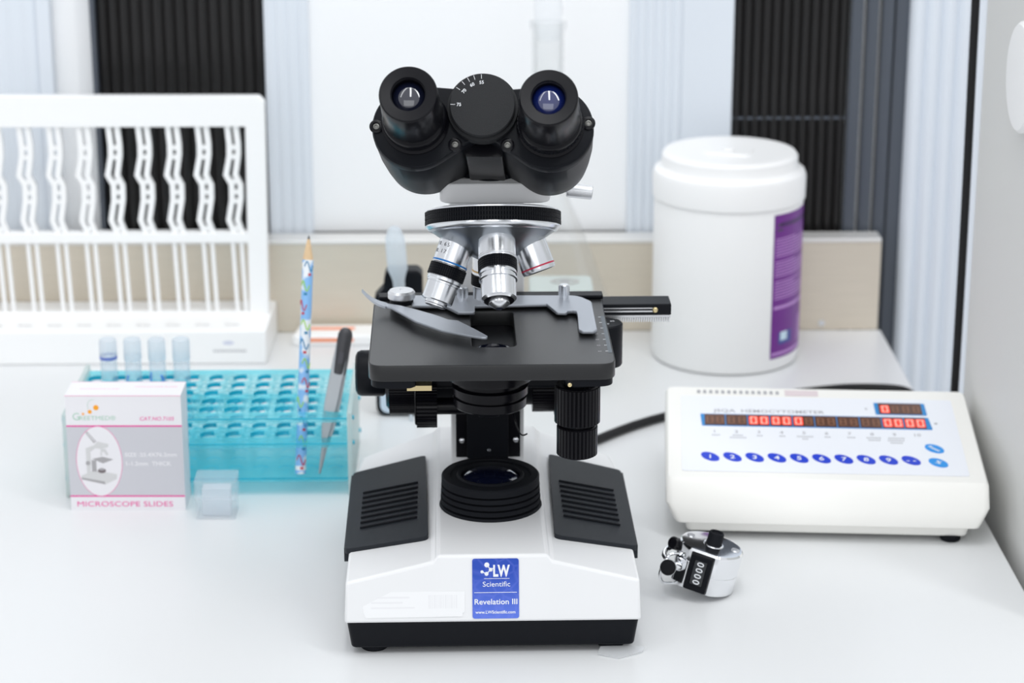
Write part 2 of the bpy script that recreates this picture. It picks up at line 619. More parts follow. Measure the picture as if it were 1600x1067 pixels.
# ------------------------------------------------------------------ bench, backsplash
bench = thing('laboratory_bench', 'long white laboratory bench top that carries all the equipment', 'bench')
MB().box(-620, 336, -160, 617, -30, 0, BENCHM).build('bench_top', bench, bevel=1.5)
MB().box(-610, 322, -130, 610, -900, -30, WPLAST).build('cabinet', bench)
sp = thing('backsplash', 'brushed stainless steel backsplash strip along the back of the bench', 'backsplash', (0, 617, 0))
MB().box(-620, 333, 0, 4, 0, 78, SPLASH).build('steel_strip', sp)
MB().box(-620, 333, -1, 22, 75.5, 79, SPLASHLIP).build('top_lip', sp, bevel=0.8)
MB().lathe([(0, 0), (3, 0), (2.6, 1.4), (0, 1.8)], STEEL, frame((286, -0.2, 6), (0, -1, 0)), 20).build('screw', sp)

# ------------------------------------------------------------------ microscope
mic = thing('microscope', 'black and white binocular laboratory microscope in the middle of the bench', 'microscope', (7.5, 0, 0), 0.8)


def zwing(x, y):
    return 56.5 - 11.2 * (abs(x) - 34) / 50.5


# black bottom tray
bt = [(-82, -4), (82, -4), (82, 216), (-82, 216)]
tp = [(-84.3, -7.5), (84.3, -7.5), (84.3, 219), (-84.3, 219)]
MB().prism(rpoly(bt, 4), 4, 21.8, BLACK, top=rpoly(tp, 4)).build('base_tray', mic, bevel=1.2)
# white base housing
xs = [-85.5, -34, -32, 32, 34, 85.5]
fb = [(x, -8.5, 21.5) for x in xs]
ft = [(-84.5, -4.5, 45.3), (-34, -0.8, 56.4), (-31.5, 0.6, 59.6), (31.5, 0.6, 59.6), (34, -0.8, 56.4), (84.5, -4.5, 45.3)]
rt = [(-82, 218, 38), (-34, 218, 56.8), (-31.5, 218, 60), (31.5, 218, 60), (34, 218, 56.8), (82, 218, 38)]
rb = [(x, 219, 21.5) for x in xs]
mt = [(x, 176, zwing(x, 0) if abs(x) > 33 else 59.8) for x in (-83.6, -34, -31.5, 31.5, 34, 83.6)]
vs = fb + ft + mt + rt + rb
fs = []
for r in range(4):
    for i in range(5):
        fs.append((r * 6 + i, r * 6 + i + 1, r * 6 + 7 + i, r * 6 + 6 + i))
for i in range(5):
    fs.append((24 + i, 24 + i + 1, i + 1, i))
fs.append((0, 6, 12, 18, 24))
fs.append((5, 29, 23, 17, 11))
MB().add(vs, fs, ENAMEL).build('base_housing', mic, bevel=1.6, seg=3, angle=25)
for sx, sy in ((-69, 7), (69, 7), (-69, 205), (69, 205)):
    MB().lathe([(0, 0), (7.5, 0), (8.6, 1.2), (9, 6), (0, 6)], RUBBER, T(sx, sy, 0), 32).build('rubber_foot', mic)


def pad(sgn):
    pts = [(-86.6, 40), (-37, 32.5), (-39.5, 170), (-86.0, 166)]
    if sgn > 0:
        pts = [(-x, y) for x, y in pts][::-1]
    pl = rpoly(pts, 3.5, 5)
    # outer corners are cut straight where the pad folds over the side
    n = len(pl)
    top = [(x, y, zwing(x, y) + 2.6) for x, y in pl]
    bot = [(x, y, zwing(x, y) - 0.8) for x, y in pl]
    m = MB()
    fs = [tuple(range(n)), tuple(range(2 * n - 1, n - 1, -1))] + [(i, n + i, n + (i + 1) % n, (i + 1) % n) for i in range(n)]
    if sgn < 0:
        pass
    m.add(top + bot, fs, PADM)
    # folded side skirt
    x0, x1 = (-87.2, -84.0) if sgn < 0 else (84.0, 87.2)
    sk = []
    for y in (43, 163.5):
        z = zwing(85, y)
        for x in (x0, x1):
            for zz in (z - 7, z + 1.6):
                sk.append((x, y, zz))
    m.add(sk, [(0, 1, 3, 2), (4, 6, 7, 5), (0, 4, 5, 1), (2, 3, 7, 6), (1, 5, 7, 3), (0, 2, 6, 4)], PADM)
    # raised grip ridges
    for k in range(8):
        y = 124 - 8.2 * k
        a = (sgn * 78.5, y + 1.0)
        bb = (sgn * 44, y - 1.2)
        m.tube([(a[0], a[1], zwing(*a) + 3.0), (bb[0], bb[1], zwing(*bb) + 3.0)], 0.8, RUBBER, seg=8, smooth=0)
    m.build('side_pad', mic, bevel=0.8)


pad(-1)
pad(1)

# nameplate: stands on the leaning front face of the housing
FACE = frame((0, -8.62, 21.5), Vector((0, -38.1, 9.1)).normalized(), (1, 0, 0))   # local y runs up the face
ROOT3 = FACE


def faceM(x, z):
    return FACE @ T(x, 0, 0)


m = MB().sheet([rrect(-11.8, 15.0, 2.2, 37.0, 1.6)], 0.35, STICK, FACE)
L = FACE @ T(0, 0, 0.36)
for x, y, r in ((-3.4, 33.4, 1.45), (-1.2, 30.6, 1.1), (-3.6, 28.2, 1.15), (-6.2, 29.4, 0.9)):
    m.sheet([circ(x, y, r, 20)], 0.12, WHITEINK, L)
for p, q in (((-3.4, 33.4), (-1.2, 30.6)), ((-1.2, 30.6), (-3.6, 28.2)), ((-3.6, 28.2), (-6.2, 29.4)), ((-1.2, 30.6), (0.9, 31.8))):
    m.tube([(p[0], p[1], 0.05), (q[0], q[1], 0.05)], 0.3, WHITEINK, L, 6, 0)
m.text('LW', 0.0, 26.8, 6.6, WHITEINK, L, 0.12, bold=0.35, width=9.6)
m.box(-5.0, 9.6, 25.3, 25.55, 0, 0.12, WHITEINK, L)
m.text('Scientific', -6.0, 20.8, 3.0, WHITEINK, L, 0.12, width=15.8)
m.box(-10.8, 13.8, 17.2, 17.5, 0, 0.12, WHITEINK, L)
m.text('Revelation III', -10.9, 10.5, 3.2, WHITEINK, L, 0.12, bold=0.06, width=24.6)
m.text('www.LWScientific.com', -10.1, 5.1, 1.8, WHITEINK, L, 0.12, bold=0.04, width=23)
m.build('nameplate', mic, smooth=False)
m = MB().sheet([rpoly([(-75.2, 18.2), (-74.6, 6.4), (-73.2, 3.2), (-17.6, 3.6), (-17.4, 5.8), (-16.2, 6.0), (-16.2, 18.2)], 0.5, 2)], 0.25, mat('white_paper_label', (0.855, 0.86, 0.865), 0.45), FACE)
for k in range(16):
    m.box(-37 + k * 1.05, -36.6 + k * 1.05 + 0.25 * (k % 3 == 0), 8.4, 16.2, 0.25, 0.3, mat('faded_barcode_print', (0.80, 0.80, 0.81), 0.5) if k == 0 else bpy.data.materials['faded_barcode_print'], FACE)
for k, wd in enumerate((22, 18, 25)):
    m.box(-70, -70 + wd, 14.5 - 3 * k, 15.5 - 3 * k, 0.25, 0.3, bpy.data.materials['faded_barcode_print'], FACE)
m.build('paper_label', mic, smooth=False)

# light housing
m = MB().lathe([(0, 57), (31.2, 57), (31.0, 60), (30.4, 61.2), (28, 61.4), (28, 62.4), (30.2, 62.6), (30.2, 65.2), (28, 65.4), (28, 66.2), (30, 66.4), (30, 69),
                (27.8, 69.2), (27.8, 70), (29.8, 70.2), (29.8, 73.0), (27.6, 73.2), (27.6, 74), (29.6, 74.2), (29.6, 78.2), (28.8, 79), (24.8, 79), (24.4, 78.3), (20.5, 78.3), (19.6, 79.4), (18.4, 79.4), (17.8, 77.2)],
               RUBBER, T(0.4, 80, 0), 96)
lh = m.build('light_housing', mic)
MB().lathe([(18, 76.4), (16, 78.2), (12, 79.7), (7, 80.7), (0, 81.1)], LENS, T(0.4, 80, 0), 64).build('field_lens', lh)

# arm: column, head carrier
side = [(150, 55), (150, 178), (150, 226), (138, 249), (68, 251), (66, 262), (72, 264), (172, 264), (194, 250), (206, 205), (213, 120), (215, 55)]
m = MB().prism(rpoly(side, [0, 0, 14, 6, 1, 1, 2, 12, 14, 20, 10, 0]), -23, 23, ENAMEL, Matrix(((0, 0, 1, 0), (1, 0, 0, 0), (0, 1, 0, 0), (0, 0, 0, 1))))
ca = rrect(-32, 32, 66, 152, 9)
m.prism(ca, 250.6, 262.5, ENAMEL, T(3.4, 0, 0))
m.build('arm', mic, bevel=1.5, seg=2)

# condenser carrier plate with screws
cp = MB().box(-20, 20.5, 144, 148, 65.5, 140, BLACKG)
cp.box(-12, 13, 148, 151, 60, 150, BLACKG).box(-13, 13, 141.5, 145, 65.5, 120, BLACK)
cpo = cp.build('condenser_carrier', mic, bevel=0.5)
for x, z, r in ((-16.2, 77, 1.7), (17.7, 77.2, 1.7), (0.7, 71.3, 1.1)):
    s = MB().lathe([(r, 0), (r, 0.6), (r * 0.5, 1.2), (0, 1.3)], STEEL if r > 1.5 else CONEM, frame((x, 144 if r > 1.5 else 141.4, z), (0, -1, 0)), 20)
    s.box(-r * 0.8, r * 0.8, -0.25, 0.25, 1.05, 1.45, DARKINK, frame((x, 144 if r > 1.5 else 141.4, z), (0, -1, 0)))
    s.build('screw', cpo)
# condenser
c = T(0.5, 89, 0)
m = MB().lathe([(0, 120), (21, 120), (22, 121), (22, 126), (20.5, 126.5), (20.5, 128), (22.8, 128.5), (22.8, 133), (20, 134), (20, 137), (25.6, 138), (25.8, 139), (25.8, 147), (25, 148), (0, 148)], BLACKG, c, 80)
cd = m.build('condenser', mic)
MB().lathe([(23.5, 148), (23.5, 151), (20, 153), (19, 163), (0, 163)], STEEL, c, 64).build('condenser_ring', cd)
MB().box(-6, 6, 104, 146, 106, 134, BLACK).build('condenser_mount', cd, bevel=1)
MB().tube([(14, 69, 121), (15, 64, 118), (16.5, 63, 113), (19, 62, 110), (22, 63, 110.5)], 0.45, BLACKG, seg=8).build('condenser_lever', cd)
m = MB().gear(13.2, 0, 12.5, 34, 0.8, BLACKG, frame((-44, 110, 112), (1, 0, 0), (0, 1, 0)))
m.cyl(11.8, -1.2, 0.2, BLACKG, frame((-44, 110, 112), (1, 0, 0), (0, 1, 0)), 40, 0.8)
m.cyl(5.2, 12.4, 30, BLACKG, frame((-44, 110, 112), (1, 0, 0), (0, 1, 0)), 32)
m.build('condenser_knob', mic)

# focus knobs
FX = frame((-82.5, 151, 120), (1, 0, 0), (0, 1, 0))
m = MB().lathe([(0, 0), (11, 0), (13.4, 1.2), (14.4, 3.5), (14.6, 17), (13.6, 18.5), (0, 18.5)], BLACK, FX, 56)
m.build('fine_focus_knob', mic)
FX2 = frame((-63.5, 151, 116), (1, 0, 0), (0, 1, 0))
m = MB().lathe([(0, 0), (17, 0), (19, 1.5), (20.5, 2.2), (0, 2.2)], BLACKG, FX2, 56).gear(22.5, 2, 20, 80, 0.5, BLACKG, FX2).cyl(15, 19, 42, BLACK, FX2, 48)
m.build('coarse_focus_knob', mic)
FX3 = frame((42, 151, 116), (-1, 0, 0), (0, 1, 0))
m = MB().gear(21.5, 0, 14, 60, 0.7, BLACKG, FX3).cyl(17, 13, 22, BLACK, FX3, 48).cyl(24, -2, 0.2, BLACK, FX3, 48, 0.8)
m.build('coarse_focus_knob', mic)

# stage
outer = rpoly([(-69, 8), (69.5, 8), (69.5, 138), (66, 142), (-63, 142), (-69, 128)], [9, 9, 3, 3, 5, 3], 8)
hole = rrect(-11.5, 15.5, 40, 112, 6)
m = MB().sheet([outer, hole], 9.5, STAGEM, T(0, 0, 162.5), bev=0.7)
st = m.build('stage', mic)
MB().sheet([rpoly([(-68.4, 8.6), (-46, 8.6), (-43, 12), (-43, 136), (-68.4, 136)], [9, 2, 2, 2, 3], 8)], 4.5, BLACK, T(0, 0, 158.2)).build('stage_rim', st)
MB().sheet([rpoly([(46, 8.6), (68.9, 8.6), (68.9, 136), (43, 136), (43, 12)], [2, 9, 3, 2, 2], 8)], 4.5, BLACK, T(0, 0, 158.2)).build('stage_rim', st)
# recessed glass carrier seen through the opening
MB().box(-12, 16, 56, 112, 160.5, 163.2, BLACKG).lathe([(9.5, 163.2), (9.5, 165), (8, 165.2), (8, 163.6), (0, 164.2)], LENS, T(2, 60, 0), 40).build('condenser_top_lens', st)
# stage scale
m = MB().prism([(67.0, 99), (69.3, 99), (69.3, 28), (67.0, 28)], 171.95, 172.12, mat('dark_slate_scale', (0.10, 0.12, 0.14), 0.4))
SM = T(0, 0, 172.0)
for k, n in enumerate(('0', '10', '20', '30', '40', '50', '60')):
    y = 97 - 11 * k
    m.text(n, 61.2, y - 1.0, 1.6, PALEINK, SM, 0.1, bold=0.03)
    m.box(65.6, 67.2, y - 0.2, y + 0.25, 0, 0.15, WHITEINK, SM)
m.build('stage_scale', st, smooth=False)

# specimen holder: guide bar with rack, bracket, thumb screws
m = MB().box(-66.8, 71, 134, 144, 172.1, 174.6, BLACK).box(40, 71, 134, 145, 172.1, 174.0, BLACK).box(69, 112.5, 127, 145, 163.8, 170.8, BLACK)
bar = m.build('guide_bar', mic, bevel=0.6)
MB().box(71, 101, 126.5, 127.2, 165.9, 166.8, SATIN).box(71, 101, 126.5, 127.2, 168.0, 168.6, SATIN).build('guide_slot', bar)
MB().lathe([(1.7, 0), (1.7, 0.8), (1.1, 1.2), (0, 1.0)], BRASS, frame((102.5, 127, 167.2), (0, -1, 0)), 20).build('screw', bar)
rk = MB().box(70, 112, 126, 134, 162.6, 164.0, SATIN)
for k in range(30):
    x = 70.3 + 1.4 * k
    rk.prism([(0, 0), (0.8, 0), (0.45, -3.4), (-0.2, -3.4)], 0, 7, SATIN, T(x, 133, 163) @ Matrix.Rotation(rad(90), 4, 'X'))
rk.build('toothed_rack', bar)

br = rpoly([(-46, 134), (-46, 114), (-26, 112.5), (-18.2, 99), (-8.6, 99), (-8.4, 112.2), (35.6, 114.5), (41, 97), (46.5, 96.5), (47.4, 99.4), (50, 100.3), (52.8, 98.6), (53.2, 92), (52.3, 62), (54, 59), (60.4, 58.8), (62.4, 62), (62.6, 118), (55, 131)],
           [1, 1, 1, 1, 1, 1, 1, 1, 1, 1, 1, 1, 0.5, 1.5, 1.5, 1.5, 2, 10, 10], 5)
holder = MB().sheet([br], 2.0, ALU, T(0, 0, 173.6), bev=0.3).build('slide_bracket', mic)
for x, y in ((46.5, 125.5), (-15.4, 122.5)):
    MB().gear(3.5, 2.2, 8.2, 18, 0.5, STEEL, T(x, y, 175.5)).cyl(3.0, 8.0, 8.8, STEEL, T(x, y, 175.5), 32, 0.4).cyl(2.7, 0, 2.4, STEEL, T(x, y, 175.5), 24).build('thumb_screw', holder)
lev = rpoly([(-63, 112.5), (-53.2, 107), (-43.6, 98.5), (-32, 87), (-24.4, 77.5), (-18.8, 75.5), (-7.7, 56), (-2.0, 45), (-2.2, 42.8), (-5, 43), (-11.5, 46.5), (-28.2, 57.4), (-43.3, 75.5), (-58.0, 103.6), (-63, 107)],
            [1, 3, 3, 3, 2, 3, 3, 1.0, 1.0, 1.2, 6, 8, 8, 4, 1], 4)
m = MB().sheet([lev], 1.6, ALU, T(0, 0, 175.8), bev=0.3)
# curled finger tab
tb = [(-61.5, 109, 176.6), (-66, 109.5, 178.0), (-69.8, 110, 180.0), (-73.2, 110.8, 182.6), (-76, 111.5, 185.6)]
vs, fs = [], []
for i, p in enumerate(tb):
    wd = (4.0, 3.4, 2.6, 1.9, 1.3)[i]
    for dz in (-0.7, 0.7):
        vs += [(p[0] - wd * 0.1, p[1] - wd, p[2] + dz), (p[0] + wd * 0.1, p[1] + wd, p[2] + dz)]
for i in range(len(tb) - 1):
    a, c_ = i * 4, i * 4 + 4
    fs += [(a, a + 1, c_ + 1, c_), (a + 2, c_ + 2, c_ + 3, a + 3), (a, c_, c_ + 2, a + 2), (a + 1, a + 3, c_ + 3, c_ + 1)]
fs += [(0, 2, 3, 1), (16, 17, 19, 18)]
m.add(vs, fs, ALU)
m.build('slide_clip', holder)
m = MB().cyl(7.2, 0, 3, BLACK, T(-52.5, 121, 174.5), 40).lathe([(0, 3), (7.6, 3), (8.3, 3.8), (8.3, 7), (7.2, 8.4), (1.0, 8.8), (0.7, 8.4), (0, 8.4)], SATIN, T(-52.5, 121, 174.5), 56)
m.build('clip_pivot', holder)

# stage drive knobs hanging on the right, post behind
K = T(50.6, 46, 0)
m = MB().gear(13.4, 124.5, 146.5, 34, 0.7, BLACKG, K).cyl(12.6, 146, 147.5, BLACKG, K, 40, 0.6).cyl(8, 147, 163, BLACK, K, 32).cyl(12.6, 123.6, 125, BLACKG, K, 40, 0.6)
m.build('stage_drive_knob', mic)
m = MB().cyl(9.5, 120, 125, BLACKG, K, 32).gear(12.0, 104.5, 121.5, 32, 0.7, BLACKG, K).cyl(11.3, 120.8, 122.3, BLACKG, K, 40, 0.6).cyl(11.3, 103.8, 105.2, BLACKG, K, 40, 0.6)
m.build('stage_drive_knob', mic)
MB().lathe([(0, 0), (1.2, 0), (1.2, 0.6), (0.5, 0.9), (0, 0.8)], BRASS, frame((44, 8.4, 159.6), (0, -1, 0)), 16).build('screw', st)
MB().box(-48, -34, 12, 30, 155.5, 158.5, BRASS).build('stage_spring', st)
P_ = T(71.5, 113, 0)
m = MB().lathe([(0, 137), (9.6, 137), (10.2, 138), (10.2, 163), (9.4, 163.8), (0, 163.8)], BLACK, P_, 48)
m.text('0', -6, 0, 2.2, WHITEINK, T(71.5, 112, 163.8), 0.1).text('10', -1, -3.2, 2.0, WHITEINK, T(71.5, 112, 163.8), 0.1).text('20', 2.5, 2.2, 2.0, WHITEINK, T(71.5, 112, 163.8), 0.1)
m.box(-20, 2, -4, 4, 150, 160, BLACK, P_)
m.build('stage_lock_post', mic)
MB().box(-40, 45, 118, 160, 120, 158, BLACK).box(-20, 23, 100, 120, 140, 160, BLACK).build('stage_carrier', mic, bevel=2)

# nosepiece, tilted with the near side raised
TI = rad(20)
ax = Vector((0, -math.sin(TI), -math.cos(TI)))
ee = Vector((0, -math.cos(TI), math.sin(TI)))
D = Vector((2.2, 73, 236))
NM = frame(D, -ax, (1, 0, 0))        # local z goes up the turret axis
nose = MB().knurl(39.6, -0.5, 7.5, 150, 3, 0.55, BLACK, NM).lathe([(0, 7.5), (38.4, 7.5), (38.4, 8.3), (36, 9.2), (0, 9.2)], STEEL, NM, 96)
nose = nose.build('nosepiece', mic)
m = MB().lathe([(39.2, -0.5), (39.4, -1.4), (38.6, -2.6), (37.2, -3.6), (35.5, -4.2)][::-1], STEEL, NM, 96)
m.build('nosepiece_rim', nose)
m = MB().lathe([(0, -21), (8, -20.5), (14, -17.5), (19, -14.6), (25, -11), (31, -7.2), (36, -3.8)], CONEM, NM, 96)
m.build('nosepiece_cone', nose)


def objective(theta, L, label, prof, mats, ring=None, ringmat=None, kn=None, txt=None):
    th = rad(theta)
    r = ee * math.cos(th) + Vector((1, 0, 0)) * math.sin(th)
    d = (ax * math.cos(TI) + r * math.sin(TI)).normalized()
    seat = D + ax * 9.0 + r * 20.3
    # local z down the barrel; local y turned towards the camera
    M = frame(seat, d, (1, 0, 0))
    m = MB().lathe(prof, mats, M, 64)
    if ring:
        m.lathe([(ring[2] - 0.3, ring[0]), (ring[2] + 0.12, ring[0]), (ring[2] + 0.12, ring[1]), (ring[2] - 0.3, ring[1])], ringmat, M, 64)
    if kn:
        m.knurl(kn[2], kn[0], kn[1], 54, 5, 0.4, BLACK, M)
    if txt:
        for s, h, a0 in txt:
            for i, ch in enumerate(s):
                q = rad(a0 - i * 12.5)
                n = Vector((math.cos(q), math.sin(q), 0))
                R_ = prof_r(prof, h)
                # letters upright: text up points back towards the seat
                G = M @ frame((n.x * (R_ + 0.02), n.y * (R_ + 0.02), h), n, (-n.y, n.x, 0))
                G = G @ Matrix.Rotation(math.pi, 4, 'Z') @ T(0, 0, 0)
                m.text(ch, -0.9, 0, 2.4, DARKINK, G, 0.06)
    o = m.build('objective_lens', nose)
    o['label'] = label
    return o


def prof_r(prof, h):
    for (r0, h0), (r1, h1) in zip(prof, prof[1:]):
        if min(h0, h1) <= h <= max(h0, h1) and h1 != h0:
            return r0 + (r1 - r0) * (h - h0) / (h1 - h0)
    return 10


PH = 4.0
m40 = [(7, -6), (10.0, 0.8), (10.3, 1.2), (10.3, 2.2), (10.0, 2.4), (10.3, 2.6), (10.3, 15.6), (10.0, 16), (10.0, 23.6), (10.2, 23.8), (10.2, 25.4), (9.7, 26), (9.7, 27), (9.2, 27.2), (9.2, 37.0), (8.7, 37.6), (6.6, 37.8), (6.6, 39.2), (6.2, 39.6), (6.2, 40.4), (5.4, 40.8), (2.4, 40.4), (0, 40.6)]
objective(PH - 90, 41, 'chrome barrel with a blue ring and black knurled collar', m40, [STEEL] * 19 + [BLACK, BLACKG, LENS], (14.0, 15.0, 10.3), BLUERING, (16.2, 23.4, 10.9),
          [('/0.17', 10.6, 168), ('/0.65', 6.3, 163)])
m100 = [(7, -6), (10.4, 0.8), (10.8, 1.2), (10.8, 12.0), (10.6, 12.2), (10.6, 13.4), (10.8, 13.6), (10.4, 15.4), (10.4, 21), (10.8, 21.8), (10.8, 23.8), (10.2, 24.2), (10.2, 25.6), (10.9, 26), (10.9, 27), (10.0, 27.4), (10.0, 38.2), (9.2, 39), (8.6, 39.6), (6.0, 39.8), (6.0, 41.4), (5.4, 42.0), (2.2, 44.4), (0, 44.5)]
objective(PH, 44, 'chrome barrel with a pale ring and black knurled collar, nearest the viewer', m100, [STEEL] * 17 + [CHROME] + [BLACKG] + [STEEL, CHROME, STEEL, LENS], (12.6, 13.3, 10.8), SATIN, (14.6, 21.8, 11.2))
m4 = [(7, -6), (9.8, 0.8), (10.0, 1.2), (10.0, 2.2), (9.7, 2.4), (10.0, 2.6), (10.0, 18.0), (9.6, 19.2), (8.4, 19.4), (7.6, 18.4), (0, 18.2)]
objective(PH + 90, 19, 'short chrome barrel with a red ring', m4, [STEEL] * 7 + [STEEL, BLACKG, LENS], (16.0, 16.9, 10.0), REDRING)
m10 = [(7, -6), (10.2, 0.8), (10.4, 18), (10.0, 18.5), (10.0, 25), (10.2, 25.4), (9.6, 27), (9.4, 33), (6, 33.4), (6, 35), (0, 35)]
objective(PH + 180, 33, 'chrome barrel with a yellow ring, behind the nearest one', m10, STEEL, (15.4, 16.4, 10.4), YELLOWRING, (18.6, 25, 10.8))

# clamp screw at the right of the arm head
CM = frame((47, 99, 250.2), Vector((1, 0, -0.13)), (0, 1, 0))
m = MB().cyl(1.7, -16, 1, STEEL, CM, 20).gear(4.3, 0, 14, 34, 0.3, SATIN, CM).cyl(3.9, -0.6, 0.1, SATIN, CM, 32).cyl(3.9, 13.9, 14.5, SATIN, CM, 32, 0.3)
m.build('clamp_screw', mic)

# binocular head
YW = rad(-4)
w_ = Vector((math.sin(YW) * math.cos(rad(30)), -math.cos(YW) * math.cos(rad(30)), math.sin(rad(30))))
x_ = Vector((math.cos(YW), math.sin(YW), 0))
H0 = frame((-4, 32, 313), w_, x_)      # local z to the viewer along the tubes, local y up the face
mount = MB().lathe([(0, 262), (23, 262), (23, 266.5), (21, 268), (21, 276), (0, 276)], BLACK, T(1, 92, 0), 64)
head = mount.build('binocular_head', mic)
m = MB().prism(rpoly([(-10, -24), (11, -24), (11, 6), (-10, 6)], 2), -62, -11, BLACKG, H0)
for sx in (-1, 1):
    ol = hull([(round(a, 4), round(bq, 4)) for a, bq in circ(sx * 37.5, -10, 24, 72) + circ(sx * 11, -3, 15, 48)])
    ib = hull([(round(a, 4), round(bq, 4)) for a, bq in circ(sx * 35.0, -10, 22, 72) + circ(sx * 13, -5, 13, 48)])
    cx = sx * 14

    def scl(ps, k):
        return [(cx + (a - cx) * k, -9 + (q + 9) * k) for a, q in ps]
    n_ = len(ol)
    lv = [(scl(ol, 0.955), 0.0), (scl(ol, 0.985), -0.7), (ol, -1.9), (ol, -7.0), (scl(ol, 0.985), -7.6), (scl(ol, 0.995), -8.2), (scl(ol, 0.985), -30), (scl(ol, 0.955), -48), (scl(ol, 0.925), -60), (scl(ol, 0.89), -63)]
    vs = [(a, q, h) for ps, h in lv for a, q in ps]
    fs = [tuple(range(n_)), tuple(range(len(vs) - 1, len(vs) - 1 - n_, -1))]
    for k in range(len(lv) - 1):
        for i in range(n_):
            j = (i + 1) % n_
            fs.append((k * n_ + i, (k + 1) * n_ + i, (k + 1) * n_ + j, k * n_ + j))
    m.add(vs, fs, BLACK, H0)
m.build('prism_housing', head, angle=30)
# screws on the housing face
for x, y in ((-15.0, -20.5), (14.0, -20.5), (-59.0, -10.5), (58.5, -7.5)):
    m = MB().lathe([(3.8, -0.4), (3.8, 0.9), (3.2, 1.2), (2.2, 1.2), (2.2, 0.2), (0, 0.2)], BLACKG, H0 @ T(x, y, 0), 28)
    m.lathe([(1.7, 0.2), (1.7, 0.7), (1.0, 0.8), (0.9, 0.3), (0, 0.3)], mat('dark_screw_metal', (0.16, 0.16, 0.15), 0.35, 0.8) if x == -15.0 else bpy.data.materials['dark_screw_metal'], H0 @ T(x, y, 0), 20)
    m.build('screw', head)
# interpupillary dial
m = MB().lathe([(0, -2), (19.6, -2), (19.6, 4.0), (17.6, 4.4), (18.2, 5.0), (18.2, 8.2), (17.6, 8.8), (0, 8.8)], mat('dark_grey_dial_face', (0.018, 0.019, 0.021), 0.5, spec=0.2, bump=0.3, scale=2000), H0, 96)
DT = H0 @ T(0, 0, 8.82)
for ang in (93, 107, 119, 131, 146, 180):
    m.box(15.0, 17.6, -0.12, 0.12, 0, 0.1, WHITEINK, DT @ Matrix.Rotation(rad(ang), 4, 'Z'))
for ang, s in ((93, '55'), (117, '60'), (143, '70'), (180, '75')):
    m.text(s, 0, -0.9, 1.9, WHITEINK, DT @ Matrix.Rotation(rad(ang), 4, 'Z') @ T(12.9, 0, 0) @ Matrix.Rotation(rad(-90 if ang < 150 else 180), 4, 'Z'), 0.1, 'CENTER', bold=0.03)
m.build('interpupillary_dial', head, smooth=True)
# eyepieces
for sx, dio in ((-1, False), (1, True)):
    E = H0 @ T(sx * 37.5, -8.4 + (0.6 if sx < 0 else -0.6), 0)
    m = MB().lathe([(0, -1), (18.8, -1), (18.8, 1.5), (17.4, 2.6), (17.6, 4), (17.6, 9.5), (17.0, 11), (15.2, 12.2), (15.2, 14.6), (16.6, 15.4), (16.9, 17.5), (16.2, 34), (15.8, 48.8), (15.4, 49.7), (15.0, 50.0),
                    (9.6, 49.7), (9.4, 49.5), (9.0, 48.6), (8.8, 43)], BLACKG, E, 96)
    if dio:
        m.knurl(18.2, 4.5, 8.5, 44, 1, 0.5, BLACK, E)
    ey = m.build('eyepiece', head)
    ey['label'] = 'right eyepiece with a toothed dioptre ring' if dio else 'left eyepiece with a plain collar'
    # lens is the third level's own material inside the eyepiece mesh would hide it: keep as one surface
    lm = MB().lathe([(8.9, 43.6), (8, 44.8), (5.6, 46.2), (2.8, 47.0), (0, 47.2)], BLUELENS if dio else LENS, E, 64)
    l_ = lm.build('eyepiece_lens', head)

# ------------------------------------------------------------------ clear tape scrap under the base
m = MB().add([(68, -9, 1.2), (80, -14, 0.4), (94, -7, 1.6), (96, -2, 2.4), (84, -1, 2.4), (70, -2, 2.6),
              (68, -9, 1.5), (80, -14, 0.7), (94, -7, 1.9), (96, -2, 2.7), (84, -1, 2.7), (70, -2, 2.9)],
             [(5, 4, 3, 2, 1, 0), (6, 7, 8, 9, 10, 11)] + [(i, (i + 1) % 6, 6 + (i + 1) % 6, 6 + i) for i in range(6)], TAPE)
tag(m.build('tape_scrap', smooth=False), 'scrap of clear tape under the right front corner of the microscope', 'tape')

# ------------------------------------------------------------------ hemocytometer (cell counter)
cc = thing('cell_counter', 'cream cell counter box with red digits and blue numbered buttons', 'cell counter', (224.5, 161, 0), -4.2)


def ringloft(mb, rows, m):
    """rows: list of (halfwidth_left, halfwidth_right, y_front, y_back, z_front, z_back), rounded rectangles stacked"""
    ps = []
    for (x0, x1, y0, y1, zf, zb) in rows:
        pl = rrect(x0, x1, y0, y1, 5, 5)
        ps.append([(x, y, zf + (zb - zf) * (y - y0) / (y1 - y0)) for x, y in pl])
    n = len(ps[0])
    vs = [p for r in ps for p in r]
    fs = [tuple(range(n - 1, -1, -1)), tuple(range(len(vs) - n, len(vs)))]
    for k in range(len(ps) - 1):
        for i in range(n):
            j = (i + 1) % n
            fs.append((k * n + i, k * n + j, (k + 1) * n + j, (k + 1) * n + i))
    return mb.add(vs, fs, m)


